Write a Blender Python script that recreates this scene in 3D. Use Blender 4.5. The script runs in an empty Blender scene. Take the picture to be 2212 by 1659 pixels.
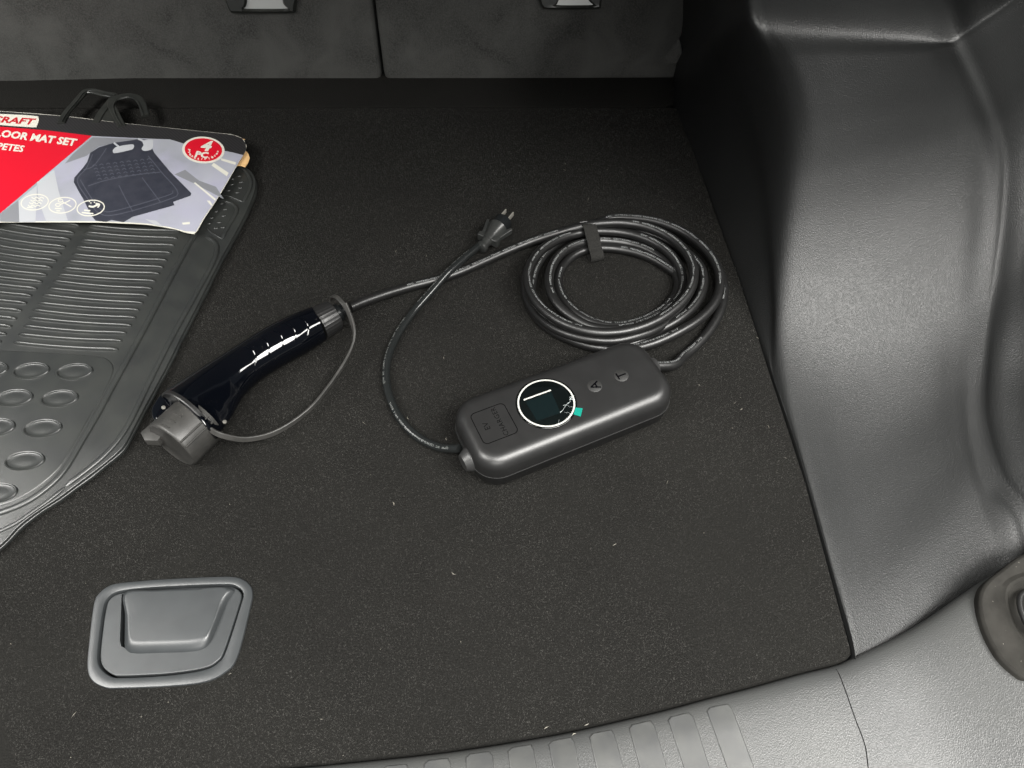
import bpy, bmesh, math, random
import numpy as np
from mathutils import Vector
random.seed(7); rng = np.random.default_rng(7)
S = bpy.context.scene
COL = S.collection
# ------------------------------------------------------------------ camera, world, lamps, exposure
CAM_H = 0.75
PITCH = math.radians(54)
FPX = 1591.0                                   # focal length in photo units (photo taken as 2212 x 1659)
cam = bpy.data.cameras.new('camera'); co = bpy.data.objects.new('camera', cam); COL.objects.link(co)
co.location = (0, 0, CAM_H); co.rotation_euler = (math.radians(90) - PITCH, 0, 0)
cam.sensor_width = 36; cam.lens = FPX / 2212 * 36; cam.clip_start = 0.01; cam.clip_end = 50
S.camera = co
w = bpy.data.worlds.new('World'); S.world = w; w.use_nodes = True
w.node_tree.nodes['Background'].inputs[0].default_value = (0.84, 0.92, 1.0, 1)
w.node_tree.nodes['Background'].inputs[1].default_value = 0.12
def area(name, loc, target, sx, sy, power, color=(1, .98, .94), spread=180):
    l = bpy.data.lights.new(name, 'AREA'); l.shape = 'RECTANGLE'; l.size = sx; l.size_y = sy
    l.energy = power; l.color = color; l.spread = math.radians(spread)
    o = bpy.data.objects.new(name, l); COL.objects.link(o); o.location = loc
    o.rotation_euler = (Vector(target) - Vector(loc)).to_track_quat('-Z', 'Y').to_euler()
    return o
area('ceiling_light', (0.40, -0.50, 1.85), (0.1, 0.35, 0), 1.3, 0.46, 70)
area('ceiling_light', (1.25, -0.16, 1.75), (0.5, 0.05, 0), 1.6, 0.75, 112)
area('ceiling_light', (-1.45, 0.05, 1.75), (-0.6, 0.1, 0), 1.2, 0.9, 112)
area('small_light', (-0.80, -0.60, 1.80), (-0.3, 0.5, 0), 0.18, 0.18, 6)
area('far_light', (0.1, -2.3, 1.7), (0.0, 1.2, 0.2), 2.0, 0.6, 46)
S.view_settings.view_transform = 'Standard'; S.view_settings.look = 'None'
S.view_settings.exposure = 0.1; S.view_settings.gamma = 1
S.render.engine = 'CYCLES'

# ------------------------------------------------------------------ measuring helpers (photo point -> place on a real plane)
sP, cP = math.sin(PITCH), math.cos(PITCH)
def ray(u, v):
    a = (u - 1106) / FPX; b = (829.5 - v) / FPX
    return Vector((a, cP + b * sP, -sP + b * cP))
def W(u, v, z=0.0):
    d = ray(u, v); t = (z - CAM_H) / d.z
    return Vector((d.x * t, d.y * t, z))
def WX(u, v, x):
    d = ray(u, v); t = x / d.x
    return Vector((x, d.y * t, CAM_H + d.z * t))
def WP(u, v, p, n):
    d = ray(u, v); c = Vector((0, 0, CAM_H)); t = (p - c).dot(n) / d.dot(n)
    return c + d * t

# ------------------------------------------------------------------ materials
def mat(name, c1, c2=None, rough=0.5, nscale=20, ndetail=4, bump=None, spec=0.5, metal=0, coat=0, trans=0,
        alpha=None, leather=None, specks=None, rvar=0, sheen=0, aniso=None, ior=None, patch=None):
    m = bpy.data.materials.new(name); m.use_nodes = True
    nt = m.node_tree; N = nt.nodes; L = nt.links; b = N['Principled BSDF']
    b.inputs['Roughness'].default_value = rough; b.inputs['Metallic'].default_value = metal
    b.inputs['Specular IOR Level'].default_value = spec; b.inputs['Coat Weight'].default_value = coat
    b.inputs['Coat Roughness'].default_value = 0.05
    b.inputs['Transmission Weight'].default_value = trans; b.inputs['Sheen Weight'].default_value = sheen
    if ior: b.inputs['IOR'].default_value = ior
    if alpha is not None: b.inputs['Alpha'].default_value = alpha
    tc = N.new('ShaderNodeTexCoord'); obj = tc.outputs['Object']
    c2 = c2 or c1
    no = N.new('ShaderNodeTexNoise'); no.inputs['Scale'].default_value = nscale; no.inputs['Detail'].default_value = ndetail
    L.new(obj, no.inputs['Vector'])
    rp = N.new('ShaderNodeValToRGB'); rp.color_ramp.elements[0].position = .35; rp.color_ramp.elements[1].position = .68
    rp.color_ramp.elements[0].color = (*c1, 1); rp.color_ramp.elements[1].color = (*c2, 1)
    L.new(no.outputs['Fac'], rp.inputs['Fac']); colout = rp.outputs['Color']
    if patch:
        pn = N.new('ShaderNodeTexNoise'); pn.inputs['Scale'].default_value = patch[0]; pn.inputs['Detail'].default_value = 5
        pn.inputs['Distortion'].default_value = .6
        L.new(obj, pn.inputs['Vector'])
        pr = N.new('ShaderNodeMapRange'); pr.inputs['From Min'].default_value = .35; pr.inputs['From Max'].default_value = .7
        L.new(pn.outputs['Fac'], pr.inputs['Value'])
        mx = N.new('ShaderNodeMix'); mx.data_type = 'RGBA'; L.new(pr.outputs['Result'], mx.inputs['Factor'])
        L.new(colout, mx.inputs[6]); mx.inputs[7].default_value = (*patch[1], 1); colout = mx.outputs[2]
    if specks:
        sn = N.new('ShaderNodeTexVoronoi'); sn.inputs['Scale'].default_value = specks[0]
        L.new(obj, sn.inputs['Vector'])
        lt = N.new('ShaderNodeMath'); lt.operation = 'LESS_THAN'; lt.inputs[1].default_value = specks[1]
        L.new(sn.outputs['Distance'], lt.inputs[0])
        g = N.new('ShaderNodeTexNoise'); g.inputs['Scale'].default_value = 35; L.new(obj, g.inputs['Vector'])
        gg = N.new('ShaderNodeMath'); gg.operation = 'GREATER_THAN'; gg.inputs[1].default_value = .52
        L.new(g.outputs['Fac'], gg.inputs[0])
        mu = N.new('ShaderNodeMath'); mu.operation = 'MULTIPLY'; L.new(lt.outputs[0], mu.inputs[0]); L.new(gg.outputs[0], mu.inputs[1])
        mx = N.new('ShaderNodeMix'); mx.data_type = 'RGBA'; L.new(mu.outputs[0], mx.inputs['Factor'])
        L.new(colout, mx.inputs[6]); mx.inputs[7].default_value = (*specks[2], 1); colout = mx.outputs[2]
    L.new(colout, b.inputs['Base Color'])
    if rvar:
        rn = N.new('ShaderNodeTexNoise'); rn.inputs['Scale'].default_value = 14; rn.inputs['Detail'].default_value = 6
        L.new(obj, rn.inputs['Vector'])
        mr = N.new('ShaderNodeMapRange'); mr.inputs['To Min'].default_value = rough - rvar; mr.inputs['To Max'].default_value = rough + rvar
        L.new(rn.outputs['Fac'], mr.inputs['Value']); L.new(mr.outputs['Result'], b.inputs['Roughness'])
    h = None
    if bump:
        bn = N.new('ShaderNodeTexNoise'); bn.inputs['Scale'].default_value = bump[0]; bn.inputs['Detail'].default_value = 3
        L.new(obj, bn.inputs['Vector']); h = bn.outputs['Fac']; st, di = bump[1], bump[2]
    if leather:
        vo = N.new('ShaderNodeTexVoronoi'); vo.feature = 'DISTANCE_TO_EDGE'; vo.inputs['Scale'].default_value = leather[0]
        mp = N.new('ShaderNodeMapping'); mp.inputs['Scale'].default_value = (1, .62, .8); mp.inputs['Rotation'].default_value = (0.3, 0.2, 0.5)
        wn = N.new('ShaderNodeTexNoise'); wn.inputs['Scale'].default_value = leather[0] * .5; L.new(obj, wn.inputs['Vector'])
        va = N.new('ShaderNodeVectorMath'); va.operation = 'MULTIPLY_ADD'; va.inputs[1].default_value = (1.2 / leather[0],) * 3
        L.new(wn.outputs['Color'], va.inputs[0]); L.new(obj, va.inputs[2]); L.new(va.outputs[0], mp.inputs['Vector'])
        L.new(mp.outputs[0], vo.inputs['Vector'])
        pw = N.new('ShaderNodeMath'); pw.operation = 'MINIMUM'; pw.inputs[1].default_value = .35
        L.new(vo.outputs['Distance'], pw.inputs[0]); h = pw.outputs[0]; st, di = leather[1], leather[2]
    if h is not None:
        bp = N.new('ShaderNodeBump'); bp.inputs['Strength'].default_value = st; bp.inputs['Distance'].default_value = di
        L.new(h, bp.inputs['Height']); L.new(bp.outputs[0], b.inputs['Normal'])
    return m
M = {}
M['carpet'] = mat('cargo_carpet', (.004, .0039, .0035), (.010, .0097, .0088), .9, 700, 3, bump=(500, .9, .002), spec=.1, patch=(7, (.008, .0078, .007)))
M['pile'] = mat('carpet_pile', (.002, .002, .0018), (.060, .058, .053), .8, 700, 3, spec=.25)
nt_ = M['pile'].node_tree; b_ = nt_.nodes['Principled BSDF']; src = b_.inputs['Base Color'].links[0].from_socket
tc_ = nt_.nodes.new('ShaderNodeTexCoord'); n1 = nt_.nodes.new('ShaderNodeTexNoise'); n1.inputs['Scale'].default_value = 5; n1.inputs['Detail'].default_value = 7; n1.inputs['Roughness'].default_value = .65
nt_.links.new(tc_.outputs['Object'], n1.inputs['Vector']); mr_ = nt_.nodes.new('ShaderNodeMapRange'); mr_.inputs['From Min'].default_value = .3; mr_.inputs['From Max'].default_value = .72; mr_.inputs['To Min'].default_value = .55; mr_.inputs['To Max'].default_value = 1.5
nt_.links.new(n1.outputs['Fac'], mr_.inputs['Value']); vm_ = nt_.nodes.new('ShaderNodeVectorMath'); vm_.operation = 'SCALE'
nt_.links.new(src, vm_.inputs[0]); nt_.links.new(mr_.outputs['Result'], vm_.inputs['Scale']); nt_.links.new(vm_.outputs[0], b_.inputs['Base Color'])
M['seat'] = mat('seat_back_fabric', (.024, .0242, .0232), (.046, .0463, .044), .95, 420, 3, bump=(900, .7, .001), spec=.1, patch=(14, (.052, .0525, .050)))
M['trim'] = mat('grained_trim_plastic', (.012, .0125, .0125), (.015, .0155, .0155), .45, 6, 4, leather=(560, .65, .0008), spec=.38, rvar=.04, specks=(160, .035, (.25, .24, .22)))
M['sill'] = mat('grained_sill_plastic', (.036, .037, .037), (.044, .045, .0435), .40, 6, 4, leather=(700, .55, .0006), spec=.5, rvar=.05, specks=(160, .03, (.3, .29, .27)))
M['rib'] = mat('smooth_sill_plastic', (.040, .041, .041), (.050, .051, .049), .38, 60, 5, spec=.5, bump=(2500, .15, .0003), rvar=.08)
M['gap'] = mat('gap_shade', (.006, .006, .006), rough=.9)  # near-black colour stands in for shade inside the gaps
M['handle'] = mat('satin_handle_plastic', (.022, .0242, .0255), (.027, .0296, .0312), .38, 40, 4, bump=(3000, .12, .0003), spec=.5)
M['rubber'] = mat('mat_rubber', (.014, .0152, .015), (.020, .0215, .020), .36, 25, 5, bump=(1500, .3, .0004), spec=.8, rvar=.06)
M['case'] = mat('satin_black_case', (.010, .010, .010), (.012, .012, .012), .36, 60, 3, bump=(3500, .10, .0003), spec=.5)
M['case_side'] = mat('satin_black_lower_case', (.006, .006, .006), (.008, .008, .008), .30, 60, 3, bump=(2500, .10, .0003), spec=.45, specks=(120, .03, (.3, .3, .28)))
M['groove'] = mat('engraved_black', (.002, .002, .002), rough=.9, spec=.05)
M['button'] = mat('button_grey', (.016, .016, .0155), rough=.5, spec=.5)
M['black_print'] = mat('black_print', (.001, .001, .0015), rough=.9, spec=.02)
M['engrave'] = mat('engraved_letter', (.003, .003, .003), rough=.9, spec=.05)
M['glass'] = mat('glossy_black_glass', (.002, .003, .003), rough=.06, coat=.3)
M['display'] = mat('unlit_display', (.003, .006, .0065), rough=.12)
M['white'] = mat('white_print', (.36, .36, .335), rough=.5)
M['green'] = mat('green_sticker', (.0, .15, .115), rough=.45)
M['film_glint'] = mat('film_glint_white', (.55, .6, .6), rough=.15, alpha=.75)  # whitish colour stands in for glints on the clear film's wrinkles
M['cable'] = mat('matt_cable_rubber', (.006, .006, .006), (.008, .008, .008), .36, 80, 4, spec=.5, bump=(900, .08, .0003))
M['cable2'] = mat('glossy_cable_vinyl', (.009, .010, .010), rough=.2, spec=.6)
M['cprint'] = mat('cable_print', (.26, .27, .27), (.16, .165, .165), rough=.6, nscale=900)
M['cprint2'] = mat('dull_cable_print', (.20, .21, .20), (.08, .08, .08), rough=.6, nscale=900)
M['gland'] = mat('smoky_rubber_gland', (.022, .022, .022), rough=.42)
M['gun'] = mat('gloss_black_shell', (.0010, .0013, .0022), rough=.06, spec=.55, specks=(330, .045, (.22, .21, .19)))
M['gun_face'] = mat('grey_socket_face', (.10, .095, .088), rough=.4)
M['collar'] = mat('ribbed_collar', (.008, .008, .008), rough=.40)
M['cap'] = mat('smoky_rubber_cap', (.018, .0178, .0165), (.030, .029, .027), .46, 60, 4, spec=.5, bump=(700, .15, .0004), specks=(420, .06, (.34, .32, .28)), rvar=.05)
M['steel'] = mat('bright_screw_steel', (.85, .83, .78), rough=.3, metal=.7)
M['screwm'] = mat('dull_screw_metal', (.30, .29, .26), rough=.35, metal=.9)
M['velcro'] = mat('hook_and_loop', (.009, .009, .0085), (.024, .0235, .022), .95, 900, 2, bump=(1100, 1, .001), spec=.1)
M['plugm'] = mat('plug_vinyl', (.016, .017, .0165), (.022, .023, .022), .32, 120, 3, bump=(1500, .1, .0003))
M['plugf'] = mat('plug_face_vinyl', (.007, .008, .0085), rough=.25)
M['tin'] = mat('dull_blade_metal', (.60, .58, .52), rough=.35, metal=.8)
M['cardband'] = mat('card_black_band', (.012, .012, .013), rough=.32)
M['red'] = mat('card_red', (.46, .003, .015), rough=.35)
M['photo'] = mat('card_photo_grey', (.20, .21, .235), (.30, .31, .34), .33, 9, 3, patch=(16, (.28, .28, .35)))
M['photo2'] = mat('card_photo_mid', (.16, .165, .18), rough=.33)
M['photo3'] = mat('card_photo_light', (.34, .35, .37), rough=.33)
M['pmat'] = mat('card_printed_mat', (.022, .024, .034), (.030, .032, .043), .33, 60, 3)
M['pmat2'] = mat('card_printed_mat_line', (.060, .064, .082), rough=.33)
M['cream'] = mat('card_white', (.50, .49, .43), rough=.4)
M['dred'] = mat('card_dark_red', (.35, .008, .015), rough=.4)
M['kraft'] = mat('brown_card', (.50, .31, .13), (.58, .37, .17), .8, 120, 3)
M['hanger'] = mat('black_hanger_plastic', (.012, .013, .012), (.020, .021, .019), .33, 60, 3)
M['lining'] = mat('roof_lining_cloth', (.50, .50, .48), rough=.95)
M['lint'] = mat('lint', (.16, .15, .13), (.34, .32, .27), .9, 40)

# carbon pattern on the black band
nt = M['cardband'].node_tree; N = nt.nodes; L = nt.links
wv = N.new('ShaderNodeTexWave'); wv.inputs['Scale'].default_value = 110; wv.bands_direction = 'DIAGONAL'
tcc = N.new('ShaderNodeTexCoord'); L.new(tcc.outputs['Object'], wv.inputs['Vector'])
cr = N.new('ShaderNodeValToRGB'); cr.color_ramp.elements[0].color = (.006, .006, .007, 1); cr.color_ramp.elements[1].color = (.028, .027, .028, 1)
L.new(wv.outputs['Fac'], cr.inputs['Fac']); L.new(cr.outputs['Color'], N['Principled BSDF'].inputs['Base Color'])

# ------------------------------------------------------------------ object helpers
def tag(o, label=None, cat=None, group=None, kind=None):
    if label: o['label'] = label
    if cat: o['category'] = cat
    if group: o['group'] = group
    if kind: o['kind'] = kind
    return o
def thing(name, label, cat, loc, group=None):
    o = bpy.data.objects.new(name, None); COL.objects.link(o); o.location = loc; o.empty_display_size = .02
    return tag(o, label, cat, group)
def wloc(o):
    v = Vector((0, 0, 0))
    while o: v += o.location; o = o.parent
    return v
def ob(name, VF, m, parent=None, smooth=True, base=None, angle=35):
    V, F = VF
    off = wloc(parent) if parent else Vector(base if base is not None else (0, 0, 0))
    me = bpy.data.meshes.new(name)
    me.from_pydata([tuple(Vector(v) - off) for v in V], [], F); me.validate()
    bm = bmesh.new(); bm.from_mesh(me); bmesh.ops.recalc_face_normals(bm, faces=bm.faces)
    for f in bm.faces: f.smooth = smooth
    if smooth:
        for e in bm.edges:
            if len(e.link_faces) == 2 and e.calc_face_angle(0) > math.radians(angle): e.smooth = False
    bm.to_mesh(me); bm.free()
    if isinstance(m, str): m = M[m]
    me.materials.append(m)
    o = bpy.data.objects.new(name, me); COL.objects.link(o)
    if parent: o.parent = parent
    else: o.location = off
    return o
def join(*vfs):
    V, F = [], []
    for v, f in vfs:
        k = len(V); V += list(v); F += [[i + k for i in q] for q in f]
    return V, F
def crom(P, n=8, closed=False):
    P = [Vector(p) for p in P]; out = []; k = len(P)
    for i in range(k if closed else k - 1):
        if closed: a, b, c, d = P[i - 1], P[i], P[(i + 1) % k], P[(i + 2) % k]
        else: a, b, c, d = P[max(i - 1, 0)], P[i], P[i + 1], P[min(i + 2, k - 1)]
        for j in range(n):
            t = j / n
            out.append(.5 * ((2 * b) + (c - a) * t + (2 * a - 5 * b + 4 * c - d) * t * t + (3 * b - a - 3 * c + d) * t ** 3))
    if not closed: out.append(P[-1])
    return out
def resample(P, step=None, n=None, closed=False):
    P = [Vector(p) for p in P]
    Q = P + [P[0]] if closed else P
    cum = [0]
    for a, b in zip(Q, Q[1:]): cum.append(cum[-1] + (b - a).length)
    tot = cum[-1]; n = n or max(2, int(tot / step) + 1); out = []; j = 0
    for i in range(n):
        s = tot * i / (n if closed else n - 1)
        while j < len(cum) - 2 and cum[j + 1] < s: j += 1
        t = (s - cum[j]) / max(cum[j + 1] - cum[j], 1e-9); out.append(Q[j].lerp(Q[j + 1], min(t, 1)))
    return out
def frames(P, up=Vector((0, 0, 1))):
    T = []
    for i in range(len(P)):
        t = P[min(i + 1, len(P) - 1)] - P[max(i - 1, 0)]; T.append(t.normalized())
    R = []
    for t in T:
        s = t.cross(up)
        s = s.normalized() if s.length > 1e-4 else Vector((1, 0, 0))
        R.append((s, s.cross(t).normalized()))       # side (right of travel), up
    return T, R
def tube(P, r, seg=14, caps=True, squash=1.0):
    P = [Vector(p) for p in P]; T, R = frames(P); V, F = [], []
    for i, p in enumerate(P):
        rr = r[i] if isinstance(r, (list, tuple)) else r
        s, u = R[i]
        for k in range(seg):
            a = 2 * math.pi * k / seg
            V.append(p + s * (rr * math.cos(a)) + u * (rr * squash * math.sin(a)))
    n = len(P)
    for i in range(n - 1):
        for k in range(seg):
            F.append([i * seg + k, i * seg + (k + 1) % seg, (i + 1) * seg + (k + 1) % seg, (i + 1) * seg + k])
    if caps: F.append(list(range(seg))); F.append([(n - 1) * seg + k for k in range(seg)])
    return V, F
def lathe(c, ax, prof, seg=32, ribs=None):
    """prof: (distance along axis, radius)"""
    ax = Vector(ax).normalized(); s = ax.cross(Vector((0, 0, 1)))
    s = s.normalized() if s.length > 1e-4 else Vector((1, 0, 0)); u = s.cross(ax); V, F = [], []
    for d, r in prof:
        for k in range(seg):
            a = 2 * math.pi * k / seg; q = r
            if ribs and r > .002: q = r * (1 + ribs * (1 if k % 2 else -1))
            V.append(Vector(c) + ax * d + s * (q * math.cos(a)) + u * (q * math.sin(a)))
    for i in range(len(prof) - 1):
        for k in range(seg):
            F.append([i * seg + k, i * seg + (k + 1) % seg, (i + 1) * seg + (k + 1) % seg, (i + 1) * seg + k])
    F.append(list(range(seg))); F.append([(len(prof) - 1) * seg + k for k in range(seg)])
    return V, F
def ribbon(P, wd, wid, th, closed=False):
    P = [Vector(p) for p in P]; V, F = [], []; n = len(P)
    for i in range(n):
        t = (P[(i + 1) % n] - P[i - 1]) if closed else (P[min(i + 1, n - 1)] - P[max(i - 1, 0)])
        t.normalize(); w_ = (wd(i) if callable(wd) else Vector(wd)); w_ = (w_ - t * w_.dot(t)).normalized(); nn = t.cross(w_)
        a, b, e = wid / 2, th / 2, min(wid, th) * .22
        for x, y in ((-a, -b + e), (-a + e, -b), (a - e, -b), (a, -b + e), (a, b - e), (a - e, b), (-a + e, b), (-a, b - e)):
            V.append(P[i] + w_ * x + nn * y)
    for i in range(n if closed else n - 1):
        j = (i + 1) % n
        for k in range(8): F.append([i * 8 + k, i * 8 + (k + 1) % 8, j * 8 + (k + 1) % 8, j * 8 + k])
    if not closed: F.append(list(range(8))); F.append([(n - 1) * 8 + k for k in range(8)])
    return V, F
def poly_off(P, d):
    """inset a closed xy loop by d (positive = inward)"""
    n = len(P); A = sum(P[i].x * P[(i + 1) % n].y - P[(i + 1) % n].x * P[i].y for i in range(n)); sg = 1 if A > 0 else -1
    out = []
    for i in range(n):
        e1 = (P[i] - P[i - 1]); e2 = (P[(i + 1) % n] - P[i])
        n1 = Vector((-e1.y, e1.x, 0)); n2 = Vector((-e2.y, e2.x, 0))
        n1 = n1.normalized() if n1.length > 1e-9 else n1; n2 = n2.normalized() if n2.length > 1e-9 else n2
        m = n1 + n2; m = m.normalized() if m.length > 1e-6 else n1
        c = max(m.dot(n1), .5)
        out.append(P[i] + m * (sg * d / c))
    return out
def slab(P, z0, z1, r=.001, nb=4, fr=None, bottom=True):
    """prism with a rounded top edge; P = closed loop (xy). fr = (O, X, Y, Z) frame for other planes"""
    P = [Vector((p[0], p[1], 0)) for p in P]; n = len(P); rings = [(P, z0)]
    for k in range(nb + 1):
        a = math.pi / 2 * k / nb
        rings.append((poly_off(P, r * (1 - math.cos(a))) if k else P, z1 - r * (1 - math.sin(a))))
    V, F = [], []
    for Q, z in rings:
        for p in Q: V.append(Vector((p.x, p.y, z)))
    for i in range(len(rings) - 1):
        for k in range(n): F.append([i * n + k, i * n + (k + 1) % n, (i + 1) * n + (k + 1) % n, (i + 1) * n + k])
    F.append([(len(rings) - 1) * n + k for k in range(n)])
    if bottom: F.append(list(range(n)))
    if fr:
        O, X, Y, Z = fr; V = [O + X * v.x + Y * v.y + Z * v.z for v in V]
    return V, F
def loft(rings, cap0=False, cap1=False, closed=True):
    V, F = [], []; n = len(rings[0])
    for R in rings: V += [Vector(p) for p in R]
    for i in range(len(rings) - 1):
        for k in range(n if closed else n - 1):
            F.append([i * n + k, i * n + (k + 1) % n, (i + 1) * n + (k + 1) % n, (i + 1) * n + k])
    if cap0: F.append(list(range(n)))
    if cap1: F.append([(len(rings) - 1) * n + k for k in range(n)])
    return V, F
def fill(loops, maxlen=None, fn=None):
    """flat fill of closed loops (holes allowed) -> V,F ; optional subdivision and mapping"""
    bm = bmesh.new(); es = []
    for lp in loops:
        vs = [bm.verts.new((p[0], p[1], p[2] if len(p) > 2 else 0)) for p in lp]
        es += [bm.edges.new((vs[i], vs[(i + 1) % len(vs)])) for i in range(len(vs))]
    bmesh.ops.triangle_fill(bm, edges=es, use_beauty=True)
    if maxlen:
        for _ in range(6):
            le = [e for e in bm.edges if e.calc_length() > maxlen]
            if not le: break
            bmesh.ops.subdivide_edges(bm, edges=le, cuts=1); bmesh.ops.triangulate(bm, faces=bm.faces[:])
    bm.verts.index_update()
    V = [v.co.copy() for v in bm.verts]; F = [[v.index for v in f.verts] for f in bm.faces]; bm.free()
    if fn: V = [fn(v) for v in V]
    return V, F
def grid(Rows, nu=4, nv=4):
    """rows of control points -> smooth surface"""
    A = [crom(r, nu) for r in Rows]; m = len(A[0])
    Cc = [crom([A[i][j] for i in range(len(A))], nv) for j in range(m)]; n = len(Cc[0]); V, F = [], []
    for j in range(m): V += Cc[j]
    for j in range(m - 1):
        for i in range(n - 1): F.append([j * n + i, j * n + i + 1, (j + 1) * n + i + 1, (j + 1) * n + i])
    return V, F
def text2d(s, size=1, bold=0, shear=0, align='CENTER', sx=1, space=1):
    cu = bpy.data.curves.new('t', 'FONT'); cu.body = s; cu.size = size; cu.offset = bold; cu.shear = shear
    cu.align_x = align; cu.resolution_u = 2; cu.space_character = space
    o = bpy.data.objects.new('t', cu); me = bpy.data.meshes.new_from_object(o)
    V = [Vector((v.co.x * sx, v.co.y, 0)) for v in me.vertices]; F = [list(p.vertices) for p in me.polygons]
    bpy.data.objects.remove(o); bpy.data.curves.remove(cu); bpy.data.meshes.remove(me)
    return V, F
def ell(cx, cy, rx, ry, n=40, rot=0):
    return [(cx + rx * math.cos(t) * math.cos(rot) - ry * math.sin(t) * math.sin(rot), cy + rx * math.cos(t) * math.sin(rot) + ry * math.sin(t) * math.cos(rot)) for t in [2 * math.pi * i / n for i in range(n)]]
def xy(L_, z=0): return [W(u, v, z) for u, v in L_]

# ------------------------------------------------------------------ the setting: cargo floor
front = [(1809, 1429), (1728, 1449), (1628, 1477), (1527, 1503), (1426, 1530), (1271, 1566), (1159, 1588), (959, 1619), (713, 1645), (400, 1672), (0, 1690), (-500, 1700), (-900, 1700)]
right = [(1452, 233), (1463, 236), (1470, 252), (1530, 420), (1562, 510), (1595, 600), (1628, 700), (1659, 800), (1700, 925), (1740, 1048), (1798, 1265), (1835, 1400), (1836, 1412), (1828, 1421)]
fo = [W(-300, 236)] + xy(right) + xy(front)
fo = [Vector((max(p.x, -1.15), p.y, 0)) for p in fo]
h_out = [(240, 1265), (274, 1259), (343, 1253), (462, 1247), (512, 1248), (538, 1261), (547, 1282), (541, 1318), (514, 1421), (486, 1455), (442, 1475), (363, 1484), (264, 1488), (230, 1487), (200, 1471), (190, 1441), (194, 1386), (204, 1306), (216, 1282)]
h_in = [(236, 1292), (264, 1278), (343, 1270), (482, 1264), (512, 1268), (526, 1282), (522, 1306), (490, 1405), (474, 1431), (442, 1448), (363, 1460), (264, 1465), (240, 1461), (220, 1445), (213, 1421), (218, 1366), (226, 1314)]
HO = resample(crom(xy(h_out), 8, True), n=110, closed=True); HI = resample(crom(xy(h_in), 8, True), n=110, closed=True)
def align(A, B):
    k = min(range(len(B)), key=lambda i: (B[i] - A[0]).length); return B[k:] + B[:k]
HI = align(HO, HI)
hole = poly_off(HO, .003)
top = fill([fo, [tuple(p) for p in hole]])
nfo = len(fo); e1 = [Vector((p.x, p.y, 0)) for p in fo]
skirt = loft([e1, [p + Vector((0, 0, -.0015)) for p in poly_off(e1, -.0012)], [p + Vector((0, 0, -.014)) for p in poly_off(e1, -.0012)]])
hs = loft([hole, [p + Vector((0, 0, -.016)) for p in hole]])
floor = tag(ob('cargo_floor', join(top, skirt, hs), 'carpet', angle=60), kind='structure')
# near-black sheet added below the floor panel stands in for shade in gaps
tag(ob('floor_gap_sheet', ([(-1.4, -.4, -.021), (.335, -.4, -.021), (.335, 1.6, -.021), (-1.4, 1.6, -.021)], [[0, 1, 2, 3]]), 'gap'), kind='structure')
tag(ob('light_block_sheet', ([(.15, 1.40, -.05), (.75, 1.40, -.05), (.75, 1.50, .60), (.15, 1.50, .60), (.82, .80, -.05), (.82, .80, .95), (.80, 1.60, .95)], [[0, 1, 2, 3], [1, 4, 5, 6, 2]]), 'gap'), kind='structure')  # added dark sheets, out of view: close a gap, block stray lamp light
# folding carpet flap between the floor panel and the seats
flap = [W(-300, 205, -.004), W(0, 196, -.004), W(820, 176, -.004), W(1462, 168, -.004), W(1466, 231, -.004), W(-300, 233, -.004)]
flap[0].y += .02; flap = [Vector((max(p.x, -1.15), p.y, 0)) for p in flap]
for p in flap[:4]: p.y += .03
flap = resample(flap, n=60, closed=True)
tag(ob('carpet_flap', slab(flap, -.015, -.003, .002, 3), 'carpet', base=(0, 1.18, -.015)), kind='structure')

def pip(px, py, P):
    ins = np.zeros(len(px), bool); n = len(P)
    for i in range(n):
        x1, y1, x2, y2 = P[i][0], P[i][1], P[i - 1][0], P[i - 1][1]
        c = ((y1 > py) != (y2 > py)); ins ^= c & (px < (x2 - x1) * (py - y1) / ((y2 - y1) or 1e-12) + x1)
    return ins
def fibres(name, pts, nrm_up, length, width, m, lean=1.1, rs=1):
    r = np.random.default_rng(rs); n = len(pts)
    d = r.normal(size=(n, 3)) * lean + np.array(nrm_up) * 1.0
    d /= np.linalg.norm(d, axis=1)[:, None]
    flat = np.cross(d, r.normal(size=(n, 3))); flat /= np.linalg.norm(flat, axis=1)[:, None]
    Ln = (length * (.5 + r.random(n)))[:, None]
    V = np.empty((n, 3, 3)); V[:, 0] = pts - flat * width; V[:, 1] = pts + flat * width; V[:, 2] = pts + d * Ln
    below = (V[:, 2] - pts) @ np.array(nrm_up) < .0002; V[below, 2] += np.array(nrm_up) * .001
    me = bpy.data.meshes.new(name); me.vertices.add(n * 3); me.vertices.foreach_set('co', V.reshape(-1))
    me.loops.add(n * 3); me.loops.foreach_set('vertex_index', np.arange(n * 3, dtype=np.int32))
    me.polygons.add(n); me.polygons.foreach_set('loop_start', np.arange(0, n * 3, 3, dtype=np.int32))
    me.update(); me.validate(); me.materials.append(M[m])
    o = bpy.data.objects.new(name, me); COL.objects.link(o); return tag(o, kind='stuff')
nf = 760000
px = rng.uniform(-.95, .36, nf); py = .09 + rng.random(nf) ** 1.25 * 1.06
k = pip(px, py, e1) & ~pip(px, py, HO) & (np.abs(px) < .12 + .72 * (py + .35))
pts = np.stack([px[k], py[k], np.zeros(k.sum())], 1)
pile = fibres('carpet_pile', pts, (0, 0, 1), .0021, .00017, 'pile')
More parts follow.
